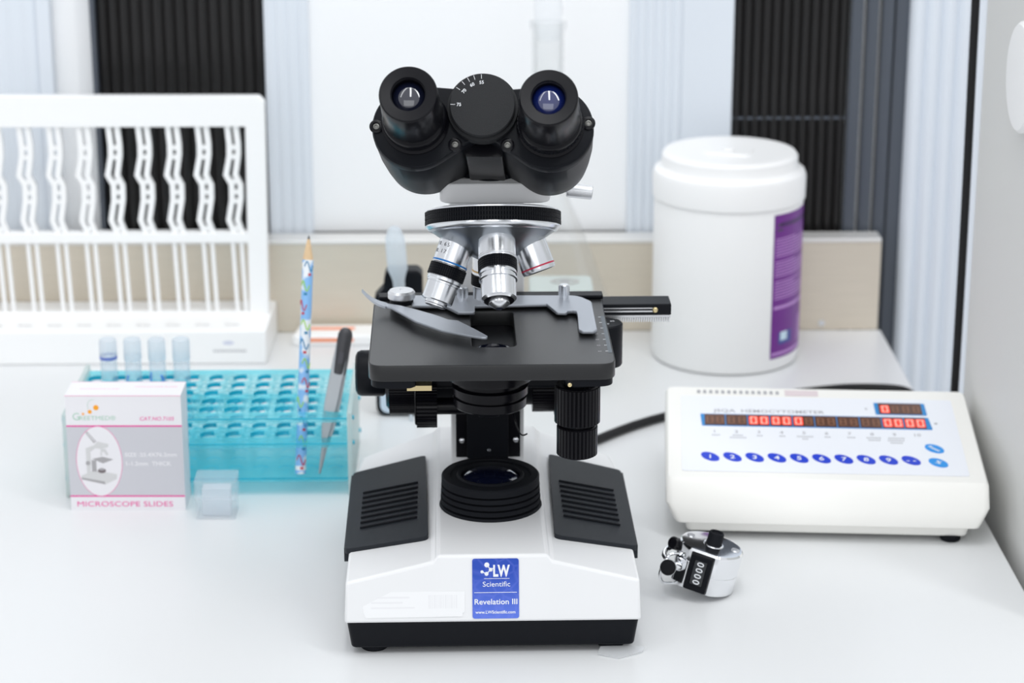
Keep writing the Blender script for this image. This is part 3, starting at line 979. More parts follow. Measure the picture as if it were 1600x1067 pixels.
ringloft(MB(), [(-90, 91, 3, 140, 3.8, 3.8), (-92, 93, 1.5, 142, 13, 13)], CREAM).build('bottom_tray', cc, bevel=1.2)
ringloft(MB(), [(-97, 98, -4, 146, 12.2, 12.2), (-99, 99.5, -4, 147, 14.5, 14.5), (-104, 104.5, -1, 149, 24, 24), (-104, 104.5, 8, 148, 35.5, 51.5), (-102.5, 103, 11, 146, 38, 54)], CREAM).build('top_housing', cc, bevel=1.0, angle=28)
for x, y in ((-80, 14), (81, 8), (-80, 128), (81, 128)):
    MB().lathe([(0, 0), (6.2, 0), (6.6, 1), (6.6, 4.2), (0, 4.2)], RUBBER, T(x, y, 0), 28).build('rubber_foot', cc)
k_ = 16 / 135.0
PN = frame((0, 10, 37.95), Vector((0, -k_, 1)), (1, 0, 0))     # lies on the sloping top; local y runs to the back
PN = PN @ T(0, 0, 0.05)
m = MB().sheet([rrect(-93.5, 93, 9.5, 122, 2)], 0.4, SHEET, PN)
PT = PN @ T(0, 0, 0.42)
m.text('JSQA  HEMOCYTOMETER', -71, 97.0, 4.6, PALEINK, PT, 0.08, bold=0.05, width=76)
m.text('\u03a3', 32.4, 104.6, 2.6, PALEINK, PT, 0.08)
m.sheet([circ(79, 85.2, 1.2, 16)], 0.08, PALEINK, PT)
cxs = [-77.9, -63.4, -48.4, -33.3, -18.0, -3.0, 12.2, 27.5, 42.5, 57.4, 72.5]
for i in range(10):
    cx = (cxs[i] + cxs[i + 1]) / 2 + 0.3
    m.text(str(i + 1), cx - 0.8, 65.4, 4.0, PALEINK, PT, 0.08, 'CENTER')
for i, rows_ in enumerate(((4.5,), (6, 10), (4,), (4,), (11, 4), (4,), (4.5,), (9, 7), (10, 11, 8), ())):
    cx = (cxs[i] + cxs[i + 1]) / 2
    for j, wd in enumerate(rows_):
        u = -wd / 2
        while u < wd / 2:
            m.box(cx + u, cx + u + 0.9, 61.0 - 3.4 * j, 62.6 - 3.4 * j, 0, 0.06, PALEINK, PT)
            u += 1.4
m.build('face_sheet', cc, smooth=False)


def seg7(mb, cx, cy, w, h, on, M):
    t = 1.0 if on else 0.8
    m1 = SEGON if on else SEGOFF
    segs = [(-w / 2, w / 2, h / 2 - t, h / 2), (-w / 2, w / 2, -h / 2, -h / 2 + t), (-w / 2, -w / 2 + t, 0.4, h / 2 - 1.2), (w / 2 - t, w / 2, 0.4, h / 2 - 1.2),
            (-w / 2, -w / 2 + t, -h / 2 + 1.2, -0.4), (w / 2 - t, w / 2, -h / 2 + 1.2, -0.4)]
    if on:
        mb.sheet([rrect(cx - w / 2 - 0.9, cx + w / 2 + 0.9, cy - h / 2 - 1.0, cy + h / 2 + 1.0, 0.8, 2)], 0.06, SEGGLOW, M)
    else:
        segs.append((-w / 2, w / 2, -t / 2, t / 2))
    for a, b_, c0, d0 in segs:
        mb.box(cx + a, cx + b_, cy + c0, cy + d0, 0.02, 0.14, m1, M)


m = MB().sheet([rpoly([(-79.4, 75.4), (76.0, 75.4), (74.6, 93.6), (-80.4, 93.4)], 1, 2)], 0.25, DISPB, PT)
DP = PT @ T(0, 0, 0.26)
for i in range(10):
    m.sheet([[(cxs[i] + 0.35, 76.3), (cxs[i + 1] - 0.35, 76.3), (cxs[i + 1] - 0.35, 92.6), (cxs[i] + 0.35, 92.6)]], 0.15, DISPD, DP)
DG = PT @ T(0, 0, 0.42)
for i in range(10):
    for j in range(2):
        on = (i in (2, 3, 8, 9)) or (i == 4 and j == 0)
        cx = cxs[i] + (cxs[i + 1] - cxs[i]) * (0.27 + 0.47 * j)
        seg7(m, cx, 84.2, 4.4, 10.2, on, DG)
m.build('main_display', cc, smooth=False)
m = MB().sheet([rpoly([(39.6, 97.2), (74.4, 97.2), (74.0, 115.4), (39.2, 115.4)], 1, 2)], 0.25, DISPB, PT)
m.sheet([rrect(42.0, 71.4, 98.0, 114.6, 0.5, 2)], 0.15, DISPD, DP)
for j in range(4):
    seg7(m, 46.4 + 7.1 * j, 105.4, 4.2, 9.6, j == 0, DG)
m.build('total_display', cc, smooth=False)
btx = [(-74.8 + 14.63 * i, 29.6, str(i + 1)) for i in range(9)] + [(57.0, 29.6, '- -')]
for x, y, s in btx:
    m = MB().sheet([circ(x, y, 7.4, 40, 4.6, -48)], 0.35, BLUEBTN, PT)
    m.text(s, x, y - 2.6, 5.2, WHITEINK, PT @ T(0, 0, 0.36), 0.08, 'CENTER', bold=0.12)
    m.build('button', cc, smooth=False)
for x, y, s in ((74.1, 47.4, 'Reset'), (74.5, 27.1, '%')):
    m = MB().sheet([circ(x, y, 7.4, 40, 4.8, -48)], 0.35, LBLUEBTN, PT)
    R_ = PT @ T(x, y, 0.36) @ Matrix.Rotation(rad(-48 if s == 'Reset' else -30), 4, 'Z')
    m.text(s, 0, -1.5, 3.0 if s == 'Reset' else 4.2, WHITEINK, R_, 0.08, 'CENTER', bold=0.08)
    m.build('button', cc, smooth=False)
# maker's sticker and vents on the narrow rear strip of the top
m = MB().box(-21, 2, 125.2, 133.5, 0.0, 0.3, mat('faded_pink_sticker', (0.74, 0.64, 0.66), 0.5), PN)
m.build('rear_sticker', cc, smooth=False)
m = MB()
for i in range(14):
    m.box(-82 + 4.2 * i, -79.8 + 4.2 * i, 127, 132, 0.0, 0.12, PALEINK, PN)
m.build('vent_slots', cc, smooth=False)

# ------------------------------------------------------------------ tally counter
tc_ = thing('tally_counter', 'chrome hand tally counter reading 0000 in front of the cell counter', 'tally counter', (136.0, 83.5, 0), 0)
TM = T(0, 0, 2.6) @ Matrix.Rotation(rad(13), 4, 'Y') @ Matrix.Rotation(rad(-14), 4, 'Z')
TM = T(0, 0, 2.6) @ Matrix.Rotation(rad(13), 4, 'Y')
# drum outline with a flat at the front-left for the window
FA = rad(-111)
dr = []
for i in range(96):
    a = 2 * math.pi * i / 96
    x, y = 20 * math.cos(a), 20 * math.sin(a)
    dd = x * math.cos(FA) + y * math.sin(FA)
    if dd > 17.6:
        x -= math.cos(FA) * (dd - 17.6)
        y -= math.sin(FA) * (dd - 17.6)
    dr.append((x, y))
sc_ = lambda ps, k: [(x * k, y * k) for x, y in ps]
m = MB()
lv = [(0.93, 2.0), (0.985, 2.6), (1.0, 4), (1.0, 13.8), (0.993, 14), (1.0, 14.2), (1.0, 26.4), (0.985, 27.6), (0.94, 28.6), (0.87, 28.8)]
n_ = len(dr)
vs = [(x, y, h) for k, h in lv for x, y in sc_(dr, k)]
fs = [tuple(range(n_ - 1, -1, -1)), tuple(range(len(vs) - n_, len(vs)))]
for k in range(len(lv) - 1):
    for i in range(n_):
        j = (i + 1) % n_
        fs.append((k * n_ + i, k * n_ + j, (k + 1) * n_ + j, (k + 1) * n_ + i))
m.add(vs, fs, CHROME, TM)
m.build('drum', tc_, angle=25)
m = MB().lathe([(0, 0), (6.2, 0), (6.2, 0.5), (5.2, 0.7), (5.2, 0.2), (0, 0.2)], CHROME, TM @ T(1, 0, 28.7), 40)
for x, y in ((-12.5, 7.5), (14.5, -2.5)):
    m.lathe([(0, 0), (2.6, 0), (2.4, 0.7), (0.8, 0.9), (0, 0.7)], SATIN, TM @ T(x, y, 28.7), 24)
m.build('top_rivets', tc_)
MB().lathe([(5.2, 0.2), (4.9, 2), (4.7, 7.6), (4.3, 8.2), (3.4, 8.2), (3.0, 7.2), (0, 6.8)], RUBBER, TM @ T(1, 0, 28.8), 40).build('count_button', tc_)
nx, ny = math.cos(FA), math.sin(FA)
WM = TM @ frame((nx * 17.4, ny * 17.4, 15.0), (nx, ny, 0), (-ny, nx, 0))   # local x to the right, local y up
m = MB().prism(rrect(-7.6, 7.6, -12.4, 12.2, 1.2, 4), 0, 2.2, BLACKG, WM, top=rrect(-7.0, 7.0, -11.6, 11.5, 1.0, 4))
m.sheet([rrect(-6.7, 6.7, -11.2, 11.2, 0.8, 3), rrect(-4.2, 4.2, -7.6, 8.6, 0.5, 3)], 1.0, BLACK, WM @ T(0, 0, 2.1))
wn = m.build('counter_window', tc_, bevel=0.3)
m = MB().box(-3.8, 3.8, -7.4, 8.4, 2.0, 2.6, mat('charcoal_number_wheel', (0.03, 0.033, 0.037), 0.3), WM)
for k in range(4):
    m.text('0', 0, 0, 4.4, WHITEINK, WM @ T(0.0, 6.3 - 3.9 * k, 2.65) @ Matrix.Rotation(rad(90), 4, 'Z') @ T(0, -2.2, 0), 0.1, 'CENTER', bold=0.08)
m.build('number_wheels', wn, smooth=False)
# finger ring bracket and reset knob on the left
m = MB().tube([(-18, -9, 22), (-25, -11, 21), (-28, -12, 15), (-28.5, -12, 7), (-25, -10, 1.6), (-18, -7, 1.2), (-12, -6, 2)], 0.9, CHROME, TM, 10)
m.tube([(-19, 4, 22), (-26, 0, 20), (-28, -6, 18), (-26, -11, 17)], 1.6, CHROME, TM, 10)
m.build('finger_ring', tc_)
m = MB().cyl(4.9, 0, 1.2, BLACKG, TM @ frame((-25.5, -16.5, 14.5), (-0.35, -1, 0.25)), 36, 0.3).lathe([(0, -5), (3.4, -5), (4.6, -4), (5.1, -1), (5.1, 0.4), (0, 0.4)], CHROME, TM @ frame((-25.5, -16.5, 14.5), (-0.35, -1, 0.25)), 36)
m.tube([(-24, -12, 14.5), (-17, -10, 14)], 2.6, CHROME, TM, 14, 0)
m.build('reset_knob', tc_)
m = MB().cyl(4.0, -3, 4, BLACKG, TM @ frame((-21.5, 0.5, 24), (-0.7, -0.6, 0.3)), 32, 0.8)
m.prism(rpoly([(-21, -9), (-13, -15), (-8, -6), (-17, 0)], 2), 5, 20, CHROME, TM)
m.build('ratchet_housing', tc_)

# ------------------------------------------------------------------ wipes canister
wc = thing('wipes_canister', 'large white plastic canister with a purple side label at the back right', 'canister', (198.5, 554, 0))
MB().lathe([(0, 0), (52, 0), (57.5, 1.2), (59, 5), (59, 130), (58, 134), (54, 136), (0, 136)], WPLAST, I4, 128).build('canister_body', wc)
m = MB().lathe([(59.2, 132), (60.2, 133), (60.4, 150), (59, 154), (54.5, 156.5), (53.6, 158), (53.4, 165.5), (51.5, 168), (47, 168.6), (40, 167.6), (0, 167.4)], WPLAST, I4, 128)
m.prism(rpoly([(-22, -8), (12, -20), (20, 4), (-12, 16)], 6), 167, 169.2, WPLAST)
m.cyl(5, 169, 171.5, WPLAST, T(-2, -6, 0), 32, 1)
m.build('lid', wc)
A0, A1 = -90 + 31, -90 + 118
m = MB().lathe([(59.15, 11), (59.3, 11.2), (59.3, 128), (59.15, 128.2)], PURPLE, I4, 40, A0, A1)


def onlabel(a, b_, z0, z1, mm, r=59.34):
    m.lathe([(r, z0), (r, z1)], mm, I4, max(2, int(abs(b_ - a) / 3)), a, b_)


for i in range(2):
    onlabel(A0 + 3, A0 + 9, 119 - 4 * i, 120.5 - 4 * i, DARKINK)
onlabel(A0 + 6, A0 + 60, 118, 121.5, mat('deep_purple_print', (0.05, 0.004, 0.10), 0.4))
zz = 108.0
row = 0
while zz > 58:
    if row not in (7, 14):
        onlabel(A0 + 2, A0 + (26 if row in (0, 8, 16) else 62 + 8 * (row % 3)), zz, zz + 0.95, LILAC)
    zz -= 2.3
    row += 1
onlabel(A0 + 2, A0 + 50, 51.5, 54, LILAC)
onlabel(A0 + 1, A1 - 1, 13.5, 16, LILAC)
for i in range(9):
    onlabel(A0 + 34, A0 + 80, 20 + 2.4 * i, 21.1 + 2.4 * i, LILAC)
onlabel(A0 + 8, A0 + 24, 22, 32, mat('navy_emblem_print', (0.04, 0.07, 0.30), 0.4), 59.36)
onlabel(A0 + 10, A0 + 18, 25, 32, mat('pale_emblem_print', (0.62, 0.78, 0.88), 0.4), 59.4)
m.build('label', wc)

# ------------------------------------------------------------------ test tube rack
rk = thing('test_tube_rack', 'blue acrylic test tube rack with pale end panels on the left', 'test tube rack', (-280.5, 244, 0), 0.3)
RW, RD = 194.5, 108.0


def holeplate(x0, x1, y0, y1, cols, rows, px, py, ox, oy, r, z, th, solid):
    """plate with round holes; every hole sits in its own square cell"""
    m = MB()
    cx0, cy0 = ox - px / 2, oy - py / 2
    cx1, cy1 = cx0 + cols * px, cy0 + rows * py
    N = 24
    for i in range(cols):
        for j in range(rows):
            cx, cy = ox + i * px, oy + j * py
            vs = []
            for k in range(N):
                a = 2 * math.pi * (k + 0.5) / N
                c_, s_ = math.cos(a), math.sin(a)
                q = min(px / 2 / max(abs(c_), 1e-6), py / 2 / max(abs(s_), 1e-6))
                vs.append((cx + c_ * q, cy + s_ * q))
            ci = [(cx + r * math.cos(2 * math.pi * (k + 0.5) / N), cy + r * math.sin(2 * math.pi * (k + 0.5) / N)) for k in range(N)]
            sq = vs
            V = [(a, b_, z + th) for a, b_ in sq] + [(a, b_, z + th) for a, b_ in ci] + [(a, b_, z) for a, b_ in ci] + [(a, b_, z) for a, b_ in sq]
            F = []
            for k in range(N):
                l = (k + 1) % N
                F += [(k, l, N + l, N + k), (2 * N + k, 2 * N + l, 3 * N + l, 3 * N + k)]
            G = [(N + k, N + (k + 1) % N, 2 * N + (k + 1) % N, 2 * N + k) for k in range(N)]
            m.add(V, F, TEAL)
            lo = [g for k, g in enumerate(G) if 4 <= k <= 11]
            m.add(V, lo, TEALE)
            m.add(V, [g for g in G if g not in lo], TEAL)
    for a, b_, c_, d_ in ((x0, cx0, y0, y1), (cx1, x1, y0, y1), (cx0, cx1, y0, cy0), (cx0, cx1, cy1, y1)):
        m.add([(a, c_, z + th), (b_, c_, z + th), (b_, d_, z + th), (a, d_, z + th)], [(0, 1, 2, 3)], TEAL)
        m.add([(a, c_, z), (b_, c_, z), (b_, d_, z), (a, d_, z)], [(3, 2, 1, 0)], TEAL)
    m.add([(x0, y0, z), (x1, y0, z), (x1, y0, z + th), (x0, y0, z + th)], [(0, 1, 2, 3)], TEAL)
    m.box(x0, x1, y0 - 0.2, y0 + 0.5, z + th - 1.0, z + th - 0.1, TEALE)
    m.box(x0, x1, y1 - 0.5, y1 + 0.1, z, z + th, TEAL)
    return m


holeplate(3, 191.5, 2, 106, 11, 5, 17.1, 17.0, 10.8, 20.5, 6.6, 52.5, 3.2, True).build('rack_plate', rk, smooth=False)
holeplate(3, 191.5, 2, 106, 11, 5, 17.1, 17.0, 10.8, 20.5, 6.6, 34.5, 3.2, True).build('rack_plate', rk, smooth=False)
m = MB().box(3, 191.5, 2, 106, 10.0, 12.6, TEAL).box(3, 191.5, 1.8, 2.5, 11.6, 12.6, TEALE)
for i in range(11):
    for j in range(5):
        m.lathe([(4.5, 12.65), (5.6, 12.65)], TEALE, T(10.8 + 17.1 * i, 20.5 + 17 * j, 0), 16, 20, 160)
m.build('rack_plate', rk, smooth=False)
for x in (0, 191.5):
    MB().box(x, x + 3.2, 0, 108, 0, 60, FROST).build('end_panel', rk, bevel=0.6)
for x in (-1.2, 194.6):
    for y in (8, 100):
        for z in (11.5, 36, 54):
            MB().cyl(1.5, 0, 1.4, TEALE, frame((x, y, z), (1, 0, 0), (0, 1, 0)), 12).build('bolt', rk)
for y in (4.5, 103.5):
    pass

# four tubes standing in the back row
labels = ['capped sample tube with a dark blue ring, first in the rack from the left',
          'clear capped sample tube with one blue handwritten mark, second from the left',
          'clear capped sample tube with two blue handwritten marks, third from the left',
          'plain pale capped sample tube, rightmost of the four in the rack']
for i in range(4):
    x = -262.0 + 17.15 * i
    t = thing('sample_tube', labels[i], 'sample tube', (x, 335.5 - 10.2 * 0, 12.8), 0, 'sample tubes in the rack')
    MB().lathe([(0, 0), (3, 0.6), (5.2, 3), (5.9, 6), (5.9, 60)], TUBEP, I4, 32).build('tube_body', t)
    if i == 0:
        cm = [CAPP, CAPP, BLUEPEN, CAPP, CAPP, CAPP, CAPP]
        cm[2] = mat('indigo_ring', (0.20, 0.24, 0.62), 0.4)
    else:
        cm = CAPP
    MB().lathe([(6.0, 56), (6.1, 56.5), (6.3, 57), (6.3, 59.4), (6.3, 61), (6.2, 70), (5.6, 71.5), (0, 71.5)], cm, I4, 32).build('tube_cap', t)
    m = MB()
    if i == 1:
        m.tube([(-3.6, -5.0, 30), (-3.0, -5.3, 36), (-3.8, -4.9, 41), (-2.9, -5.4, 46)], 0.5, BLUEPEN, seg=6)
    if i == 2:
        m.tube([(-4.0, -4.8, 32), (-3.2, -5.3, 37), (-4.2, -4.7, 42), (-4.0, -4.9, 48)], 0.5, BLUEPEN, seg=6)
        m.tube([(2.4, -5.6, 33), (4.3, -4.5, 36), (2.6, -5.5, 39), (4.3, -4.5, 42), (3.0, -5.2, 46)], 0.75, BLUEPEN, seg=6)
    if m.v:
        m.build('handwriting', t)
    else:
        MB().lathe([(5.96, 20), (5.96, 40)], mat('tube_paper_label', (0.84, 0.86, 0.88), 0.5) if i == 0 else bpy.data.materials['tube_paper_label'], I4, 20, -120, 10).build('paper_label', t)


# ------------------------------------------------------------------ pencil and tweezers leaning in the rack
def seg_frame(p, q, x=(1, 0, 0)):
    p, q = Vector(p), Vector(q)
    return frame(p, q - p, x), (q - p).length


P0, P1 = Vector((-122.0, 252.6, 13.2)), Vector((-114.6, 290.5, 172.0))
pc = thing('pencil', 'light blue patterned pencil standing point up in the test tube rack', 'pencil', P0)
M_, Ln = seg_frame((0, 0, 0), P1 - P0)
m = MB().lathe([(0, 0), (3.5, 0.4), (3.7, 1), (3.7, Ln - 17)], PENBLUE, M_, 24)
import random
random.seed(5)
for k in range(11):
    h = 6 + k * 13.2
    a = 200 + random.uniform(-20, 60)
    hh = random.uniform(5, 10)
    col = (PENRED, PENGREEN, PENTEAL, PENGREEN)[k % 4]
    m.tube([(3.8 * math.cos(rad(a + q)), 3.8 * math.sin(rad(a + q)), h + 4 + 3.4 * math.sin(q / 15.0)) for q in range(0, 100, 12)], 0.4, col, M_, 6)
    m.lathe([(3.76, h - 2.4), (3.80, h - 2.0), (3.80, h - 1.0), (3.76, h - 0.6)], PENTEAL if k % 2 else PENRED, M_, 6, a + 40, a + 75)
m.lathe([(3.76, 3), (3.76, 6)], PENWHITE, M_, 24)
m.build('pencil_body', pc)
MB().lathe([(3.7, Ln - 17), (0.9, Ln - 3)], WOOD, M_, 16).build('sharpened_wood', pc)
MB().lathe([(0.95, Ln - 3), (0, Ln)], GRAPH, M_, 12).build('pencil_lead', pc)

Q0, Q1 = Vector((-109.0, 253.5, 13.0)), Vector((-90.0, 280.5, 108.0))
tw = thing('tweezers', 'steel tweezers standing point down in the test tube rack', 'tweezers', Q0)
M_, Ln = seg_frame((0, 0, 0), Q1 - Q0)
for s in (-1, 1):
    m = MB()
    pr = []
    for h, w2, off in ((0, 0.5, 0.6), (18, 1.3, 2.0), (32, 3.2, 3.2), (50, 4.4, 3.2), (80, 4.6, 1.8), (Ln - 6, 4.2, 0.8), (Ln, 3.0, 0.7)):
        pr.append((h, w2, off))
    vs, fs = [], []
    for h, w2, off in pr:
        for t in (-0.45, 0.45):
            vs += [(-w2 + s * off * 0.35, s * off + t, h), (w2 + s * off * 0.35, s * off + t, h)]
    for i in range(len(pr) - 1):
        a, c_ = i * 4, i * 4 + 4
        fs += [(a, a + 1, c_ + 1, c_), (a + 2, c_ + 2, c_ + 3, a + 3), (a, c_, c_ + 2, a + 2), (a + 1, a + 3, c_ + 3, c_ + 1)]
    e = len(vs) - 4
    fs += [(0, 2, 3, 1), (e, e + 1, e + 3, e + 2)]
    m.add(vs, fs, TWEEZ, M_)
    m.build('tweezer_blade', tw, bevel=0.3)
m = MB().lathe([(0, -15.5), (0.95, -15.3), (1.0, -14), (1.0, 12), (0.8, 15), (0.45, 16.6), (0, 17)], TWEEZD, M_ @ T(0, 0, Ln - 16) @ Matrix.Diagonal((5.0, 3.4, 1, 1)), 32)
m.sheet([rrect(-1.6, 1.6, -4, 4, 1)], 0.5, DARKINK, M_ @ T(0, -3.3, Ln - 20) @ Matrix.Rotation(rad(90), 4, 'X'))
m.build('tweezer_grip', tw, bevel=0.5)

# ------------------------------------------------------------------ box of slides
bx = thing('slide_box', 'white and grey carton of microscope slides with pink lines', 'slide box', (-273.4, 221.2, 0), -0.8)
W_, Hh, Dp = 76.6, 81.6, 28
m = MB().box(0, W_, 0, Dp, 0, Hh, CARTON)
F_ = upright((0, 0, 0))
m.box(-0.06, W_ + 0.02, 10.4, 60, 0.0, 0.06, CARTONGREY, F_)
m.box(-0.1, W_ + 0.03, 9.9, 10.9, 0.05, 0.12, PINK, F_).box(-0.1, W_ + 0.03, 59.6, 60.6, 0.05, 0.12, PINK, F_)
m.box(0, W_, Hh - 0.6, Hh, 0.0, 0.1, PALEPINK, F_)
m.box(0, W_, Dp - 0.9, Dp, Hh, Hh + 0.08, PALEPINK)
m.text('MICROSCOPE SLIDES', 3.8, 3.0, 3.7, PINK, F_, 0.1, bold=0.0, width=64)
m.text('G', 4.2, 64.3, 5.2, GREENINK, F_, 0.1, bold=0.0)
m.text('REETMED\u00ae', 8.6, 64.3, 3.0, GREENINK, F_, 0.1, width=24)
for u, v, r in ((20.3, 73.0, 1.8), (16.1, 70.1, 1.35), (11.6, 68.6, 0.8)):
    m.sheet([circ(u, v, r, 24)], 0.1, ORANGE, F_)
m.tube([(15, 72, 0.1), (15, 76, 0.1), (17, 78.4, 0.1), (19.5, 78.6, 0.1)], 0.12, GREENINK, F_, 5)
m.text('CAT.NO.7105', 48.6, 64.0, 2.7, PINK, F_, 0.1, shear=0.15, width=22.6)
m.sheet([circ(20.6, 35.2, 15.3, 64, 24.9)], 0.1, PINK, F_).sheet([circ(20.6, 35.2, 15.0, 64, 24.6)], 0.14, CARTON, F_)
m.text('SIZE :25.4X76.2mm', 37.6, 38.6, 2.7, CARTON, F_, 0.12, bold=0.06, width=34.5)
m.text('1-1.2mm  THICK', 37.6, 32.2, 2.9, CARTON, F_, 0.12, bold=0.08, width=30)
# drawing of a small microscope in the oval
G_ = F_ @ T(0, 0, 0.16)
for pl, mm in (([(8.2, 25), (17, 29), (32, 26), (31.6, 22.6), (23.8, 18.8), (8.2, 23.6)], DRAW1), ([(8.2, 23.8), (23.6, 20.8), (23.6, 18.8), (8.2, 22.4)], DRAW2),
               ([(12, 26.5), (14.5, 26.5), (15, 34), (15, 42), (20, 45.6), (19, 47), (12, 44.5)], DRAW1), ([(16, 37), (23, 38.4), (30, 36.6), (23, 33.8)], DRAW2),
               ([(15.5, 28), (18.5, 28), (18.5, 36), (15.5, 36)], DRAW2), ([(16.5, 45), (20, 49.2), (27.2, 47.4), (27, 45.4), (22, 44)], DRAW1),
               ([(12.4, 55.4), (13.6, 56.4), (19.4, 49.2), (17.6, 48.2)], DRAW2), ([(13.2, 55.2), (13.6, 55.6), (18.6, 49.4), (18.2, 49.0)], CARTON),
               ([(22, 44), (25, 44), (27, 40), (25.6, 39.4), (24, 42), (22.6, 42), (22.6, 39), (21.6, 39)], DRAW1),
               (circ(13, 34, 1.5, 16), DRAW2), (circ(22, 28.6, 2.7, 20, 1.7), DRAW3), (circ(22, 29.6, 1.9, 20, 0.9), DRAW2)):
    m.sheet([pl], 0.05, mm, G_)
    G_ = G_ @ T(0, 0, 0.012)
m.text('MICROSCOPE SLIDES', 44, 16.0, 3.0, PALEPINK, T(0, 0, Hh), 0.06, width=28)
m.text('BRAND NEW GLASS', 44, 9.6, 2.4, PALEPINK, T(0, 0, Hh), 0.06, width=25) if False else None
m.text('MICROSCOPE SLIDES', 8, 12.0, 2.2, PALEPINK, T(0, 0, Hh), 0.06, width=26)
m.text('MICROSCOPE SLIDES', 1.5 + 2, 4.5, 3.4, PALEPINK, frame((W_, 0, 0), (1, 0, 0), (0, 0, 1)), 0.06, width=64) if False else None
m.build('carton_print', bx, smooth=False)
o = bx.children[0]
o.name = 'carton'

# clear plastic box for cover glasses
cb = thing('cover_glass_box', 'small clear plastic box in front of the test tube rack', 'plastic box', (-188, 203, 0), 0)
MB().sheet([rrect(0, 26.5, 0, 22, 1.5), rrect(1.2, 25.3, 1.2, 20.8, 1)], 15.5, CLEAR, T(0, 0, 0.8)).box(0.5, 26, 0.5, 21.5, 0, 0.9, CLEAR).build('box_base', cb)
MB().sheet([rrect(-0.7, 27.2, -0.7, 22.7, 1.8), rrect(0.2, 26.3, 0.2, 21.8, 1.2)], 12.5, CLEAR, T(0, 0, 14)).box(-0.5, 27, -0.5, 22.5, 26, 27, CLEAR).build('box_lid', cb)
MB().box(4, 22.5, 6, 16, 1, 19.5, CAPP).build('cover_glasses', cb)

# ------------------------------------------------------------------ white sedimentation rack at the back left
er = thing('sedimentation_rack', 'tall white plastic rack with a row of zigzag tube clips at the back left', 'rack', (0, 580, 0))
XL, XR = -470, -169
UP = upright((0, 0, 0))       # x right, y up, z to the front
m = MB().sheet([rpoly([(XL, 28), (XR - 1.5, 28), (XR, 203), (XR - 4, 207), (XL, 208)], [0, 0, 3, 3, 0], 3), [(XL + 14, 96.4), (XR - 15.5, 96.4), (XR - 14.3, 184.4), (XL + 14, 184.4)], [(XL + 14, 30.2), (XR - 15.8, 30.2), (XR - 15.5, 89.6), (XL + 14, 89.6)]], 12, WPLAST, UP @ T(0, 0, -6), bev=0.6)
m.build('rack_frame', er)
m = MB().prism([(XL, -48), (XR, -48), (XR + 2, 36), (XL, 36)], 0, 28, WPLAST)
m.build('rack_base', er, bevel=1.5)
m = MB()
for k in range(12):
    x = -197.6 - 23.6 * k
    m.text('10 mm', x, 0, 3.0, GREYINK, T(0, -33, 28.05), 0.06, 'CENTER', bold=0.1, width=11)
m.text('ESR', -203, 16.5, 3.0, mat('faded_blue_print', (0.60, 0.62, 0.78), 0.5), upright((0, -48.05, 0)), 0.08, width=8) if False else None
m.sheet([circ(-199, 18, 4.5, 20, 1.6)], 0.06, mat('faded_blue_print', (0.66, 0.68, 0.80), 0.5), upright((0, -48.05, 0)))
for u in range(14):
    m.box(-211 + u * 1.9, -209.9 + u * 1.9, 10.4, 12.2, 0, 0.06, PALEINK, upright((0, -48.05, 0)))
m.build('rack_print', er, smooth=False)


def clip_mesh():
    """zigzag clip with two rails and rungs above, two rods below; local x = 0 at the column"""
    m = MB()
    ys = [95, 250, 340, 500, 580, 700, 870, 965]
    lx = [160, 172, 170, 136, 180, 178, 146, 192]
    rx = [228, 242, 240, 212, 250, 248, 216, 256]
    z = [184.5 - (y - 95) / 10.0 for y in ys]
    z[-1] = 95
    for xs_ in (lx, rx):
        pts = [((x - 200) / 10.25, zz_) for x, zz_ in zip(xs_, z)]
        left = [(x - 1.9, q) for x, q in pts]
        right = [(x + 1.9, q) for x, q in pts]
        m.sheet([left + right[::-1]], 5, WPLAST, UP @ T(0, 0, -1), bev=0.3)
    for y, xx in ((275, 204), (352, 203), (555, 205), (640, 209), (715, 208), (940, 212)):
        q = 184.5 - (y - 95) / 10.0
        m.box((xx - 200) / 10.25 - 3.6, (xx - 200) / 10.25 + 3.6, q - 1.7, q + 1.7, -0.5, 3.5, WPLAST, UP)
    for dx in (-2.4, 4.6):
        m.tube([(dx - 0.4, -3, 90), (dx + 1.6, -3, 30)], 1.7, WPLAST, seg=10, smooth=0)
    return m


c0 = None
for k in range(12):
    x = -194.5 - 23.5 * k
    if c0 is None:
        c0 = clip_mesh().build('tube_clip', er)
        c0.location = (x * S, 0, 0)
    elif x > XL + 24:
        c1 = c0.copy()
        COL.objects.link(c1)
        c1.parent = er
        c1.location = (x * S, 0, 0)

# ------------------------------------------------------------------ small things at the back
pk = thing('flat_packet', 'white flat packet with two orange stripes lying behind the pencil', 'packet', (-150, 578, 0), 0)
m = MB().prism(rpoly([(-2, 0), (72, 0), (72, 31), (2, 31)], 3), 0, 9, WPLAST)
m.build('packet_body', pk, bevel=1.5)
m = MB().box(8, 48, -0.25, 0.3, 3.8, 6.8, ORSTRIPE).box(8, 48, 16, 23, 8.8, 9.25, ORSTRIPE)
m.build('packet_stripes', pk)

gd = thing('upright_gadget', 'black upright gadget with a pale glossy front behind the microscope stage', 'gadget', (-59, 412, 0))
MB().prism(rpoly([(-17.5, 0), (18, 0), (18, 110), (14, 113), (-8, 113), (-10, 108), (-11, 99), (-17.5, 92)], [9, 6, 6, 4, 5, 2, 2, 4]), -12, 6, BLACK, UP).build('gadget_case', gd, bevel=1.5)
MB().sheet([rpoly([(-14.5, 3), (12, 3), (12, 50), (-14.5, 50)], [7, 3, 3, 3])], 0.6, PALEFACE, UP @ T(0, 0, 6)).build('gadget_panel', gd)

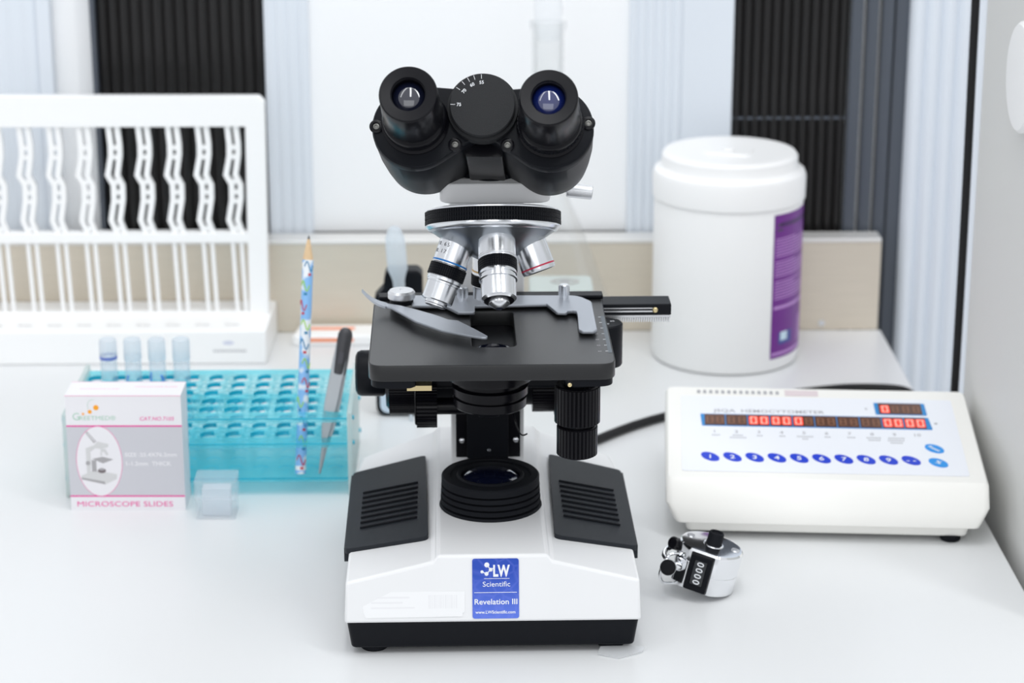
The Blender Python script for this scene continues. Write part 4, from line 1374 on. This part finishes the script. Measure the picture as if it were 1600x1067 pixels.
pp = thing('transfer_pipette', 'milky plastic transfer pipette with its bulb up leaning behind the stage', 'pipette', (-50, 396, 0), 0)
m = MB().lathe([(0, 0), (1.2, 0.3), (1.6, 40), (4.0, 80), (4.4, 108), (5.4, 112), (7.3, 117), (7.4, 134), (6.8, 141), (4.6, 147), (2.2, 149), (0, 149.3)], PIPP, frame((0, 0, 0), (-0.075, 0.02, 1)), 32)
m.build('pipette_body', pp)

fl = thing('glass_flask', 'tall clear conical glass flask behind the right side of the nosepiece', 'flask', (55, 556, 0))
MB().lathe([(0, 1), (50, 1), (55, 4), (57, 10), (54, 30), (48, 50), (38, 78), (28, 105), (18, 128), (13.5, 142), (12.6, 155), (12.6, 262), (14.5, 266), (14.5, 270), (12.0, 270), (11.0, 264), (11.0, 155)], GLASS, I4, 72).build('flask_body', fl)
MB().lathe([(8.5, 255), (10.5, 268), (11.4, 280), (10.5, 288), (0, 289)], CLEAR, I4, 40).build('flask_stopper', fl)

cbx = thing('clear_container', 'low clear plastic container with a grey round mark behind the stage', 'container', (63, 470, 0))
MB().prism(rrect(-26, 26, -22, 22, 5), 0, 85, FROST, top=rrect(-24, 24, -20, 20, 5)).build('container_body', cbx, bevel=1.5)
MB().sheet([circ(3, 2, 11, 32, 8), circ(3, 2, 7.5, 32, 5)], 0.5, mat('grey_ring_mark', (0.42, 0.42, 0.40), 0.5), T(0, 0, 85)).sheet([circ(3, 2, 4, 24, 2.6)], 0.5, PALEINK, T(0, 0, 85)).build('round_mark', cbx)

# ------------------------------------------------------------------ cables
m = MB().tube([(45, 268, 3.6), (70, 322, 3.6), (86, 345, 3.6), (128, 386, 3.6), (190, 424, 3.6), (262, 452, 3.4), (296, 458, 3.2), (325, 452, 3.2), (331, 430, 3.2), (326, 400, 3.2), (310, 380, 3.2)], 3.2, CABLE, seg=14)
tag(m.build('power_cord'), 'black power cord lying on the bench between microscope and cell counter', 'cord')
cord = Vector((0, 0, 0))
m = MB().tube([(338, 347, 690), (339.5, 345, 500), (340.2, 344, 323), (341.4, 343, 180), (341.6, 342, 60), (341.2, 342, 0), (341.5, 342, -120), (342, 342, -400), (342, 342, -899)], 3.0, CABLE, seg=16)
tag(m.build('hanging_cable'), 'thick black cable hanging down beside the grey wall on the right', 'cable')
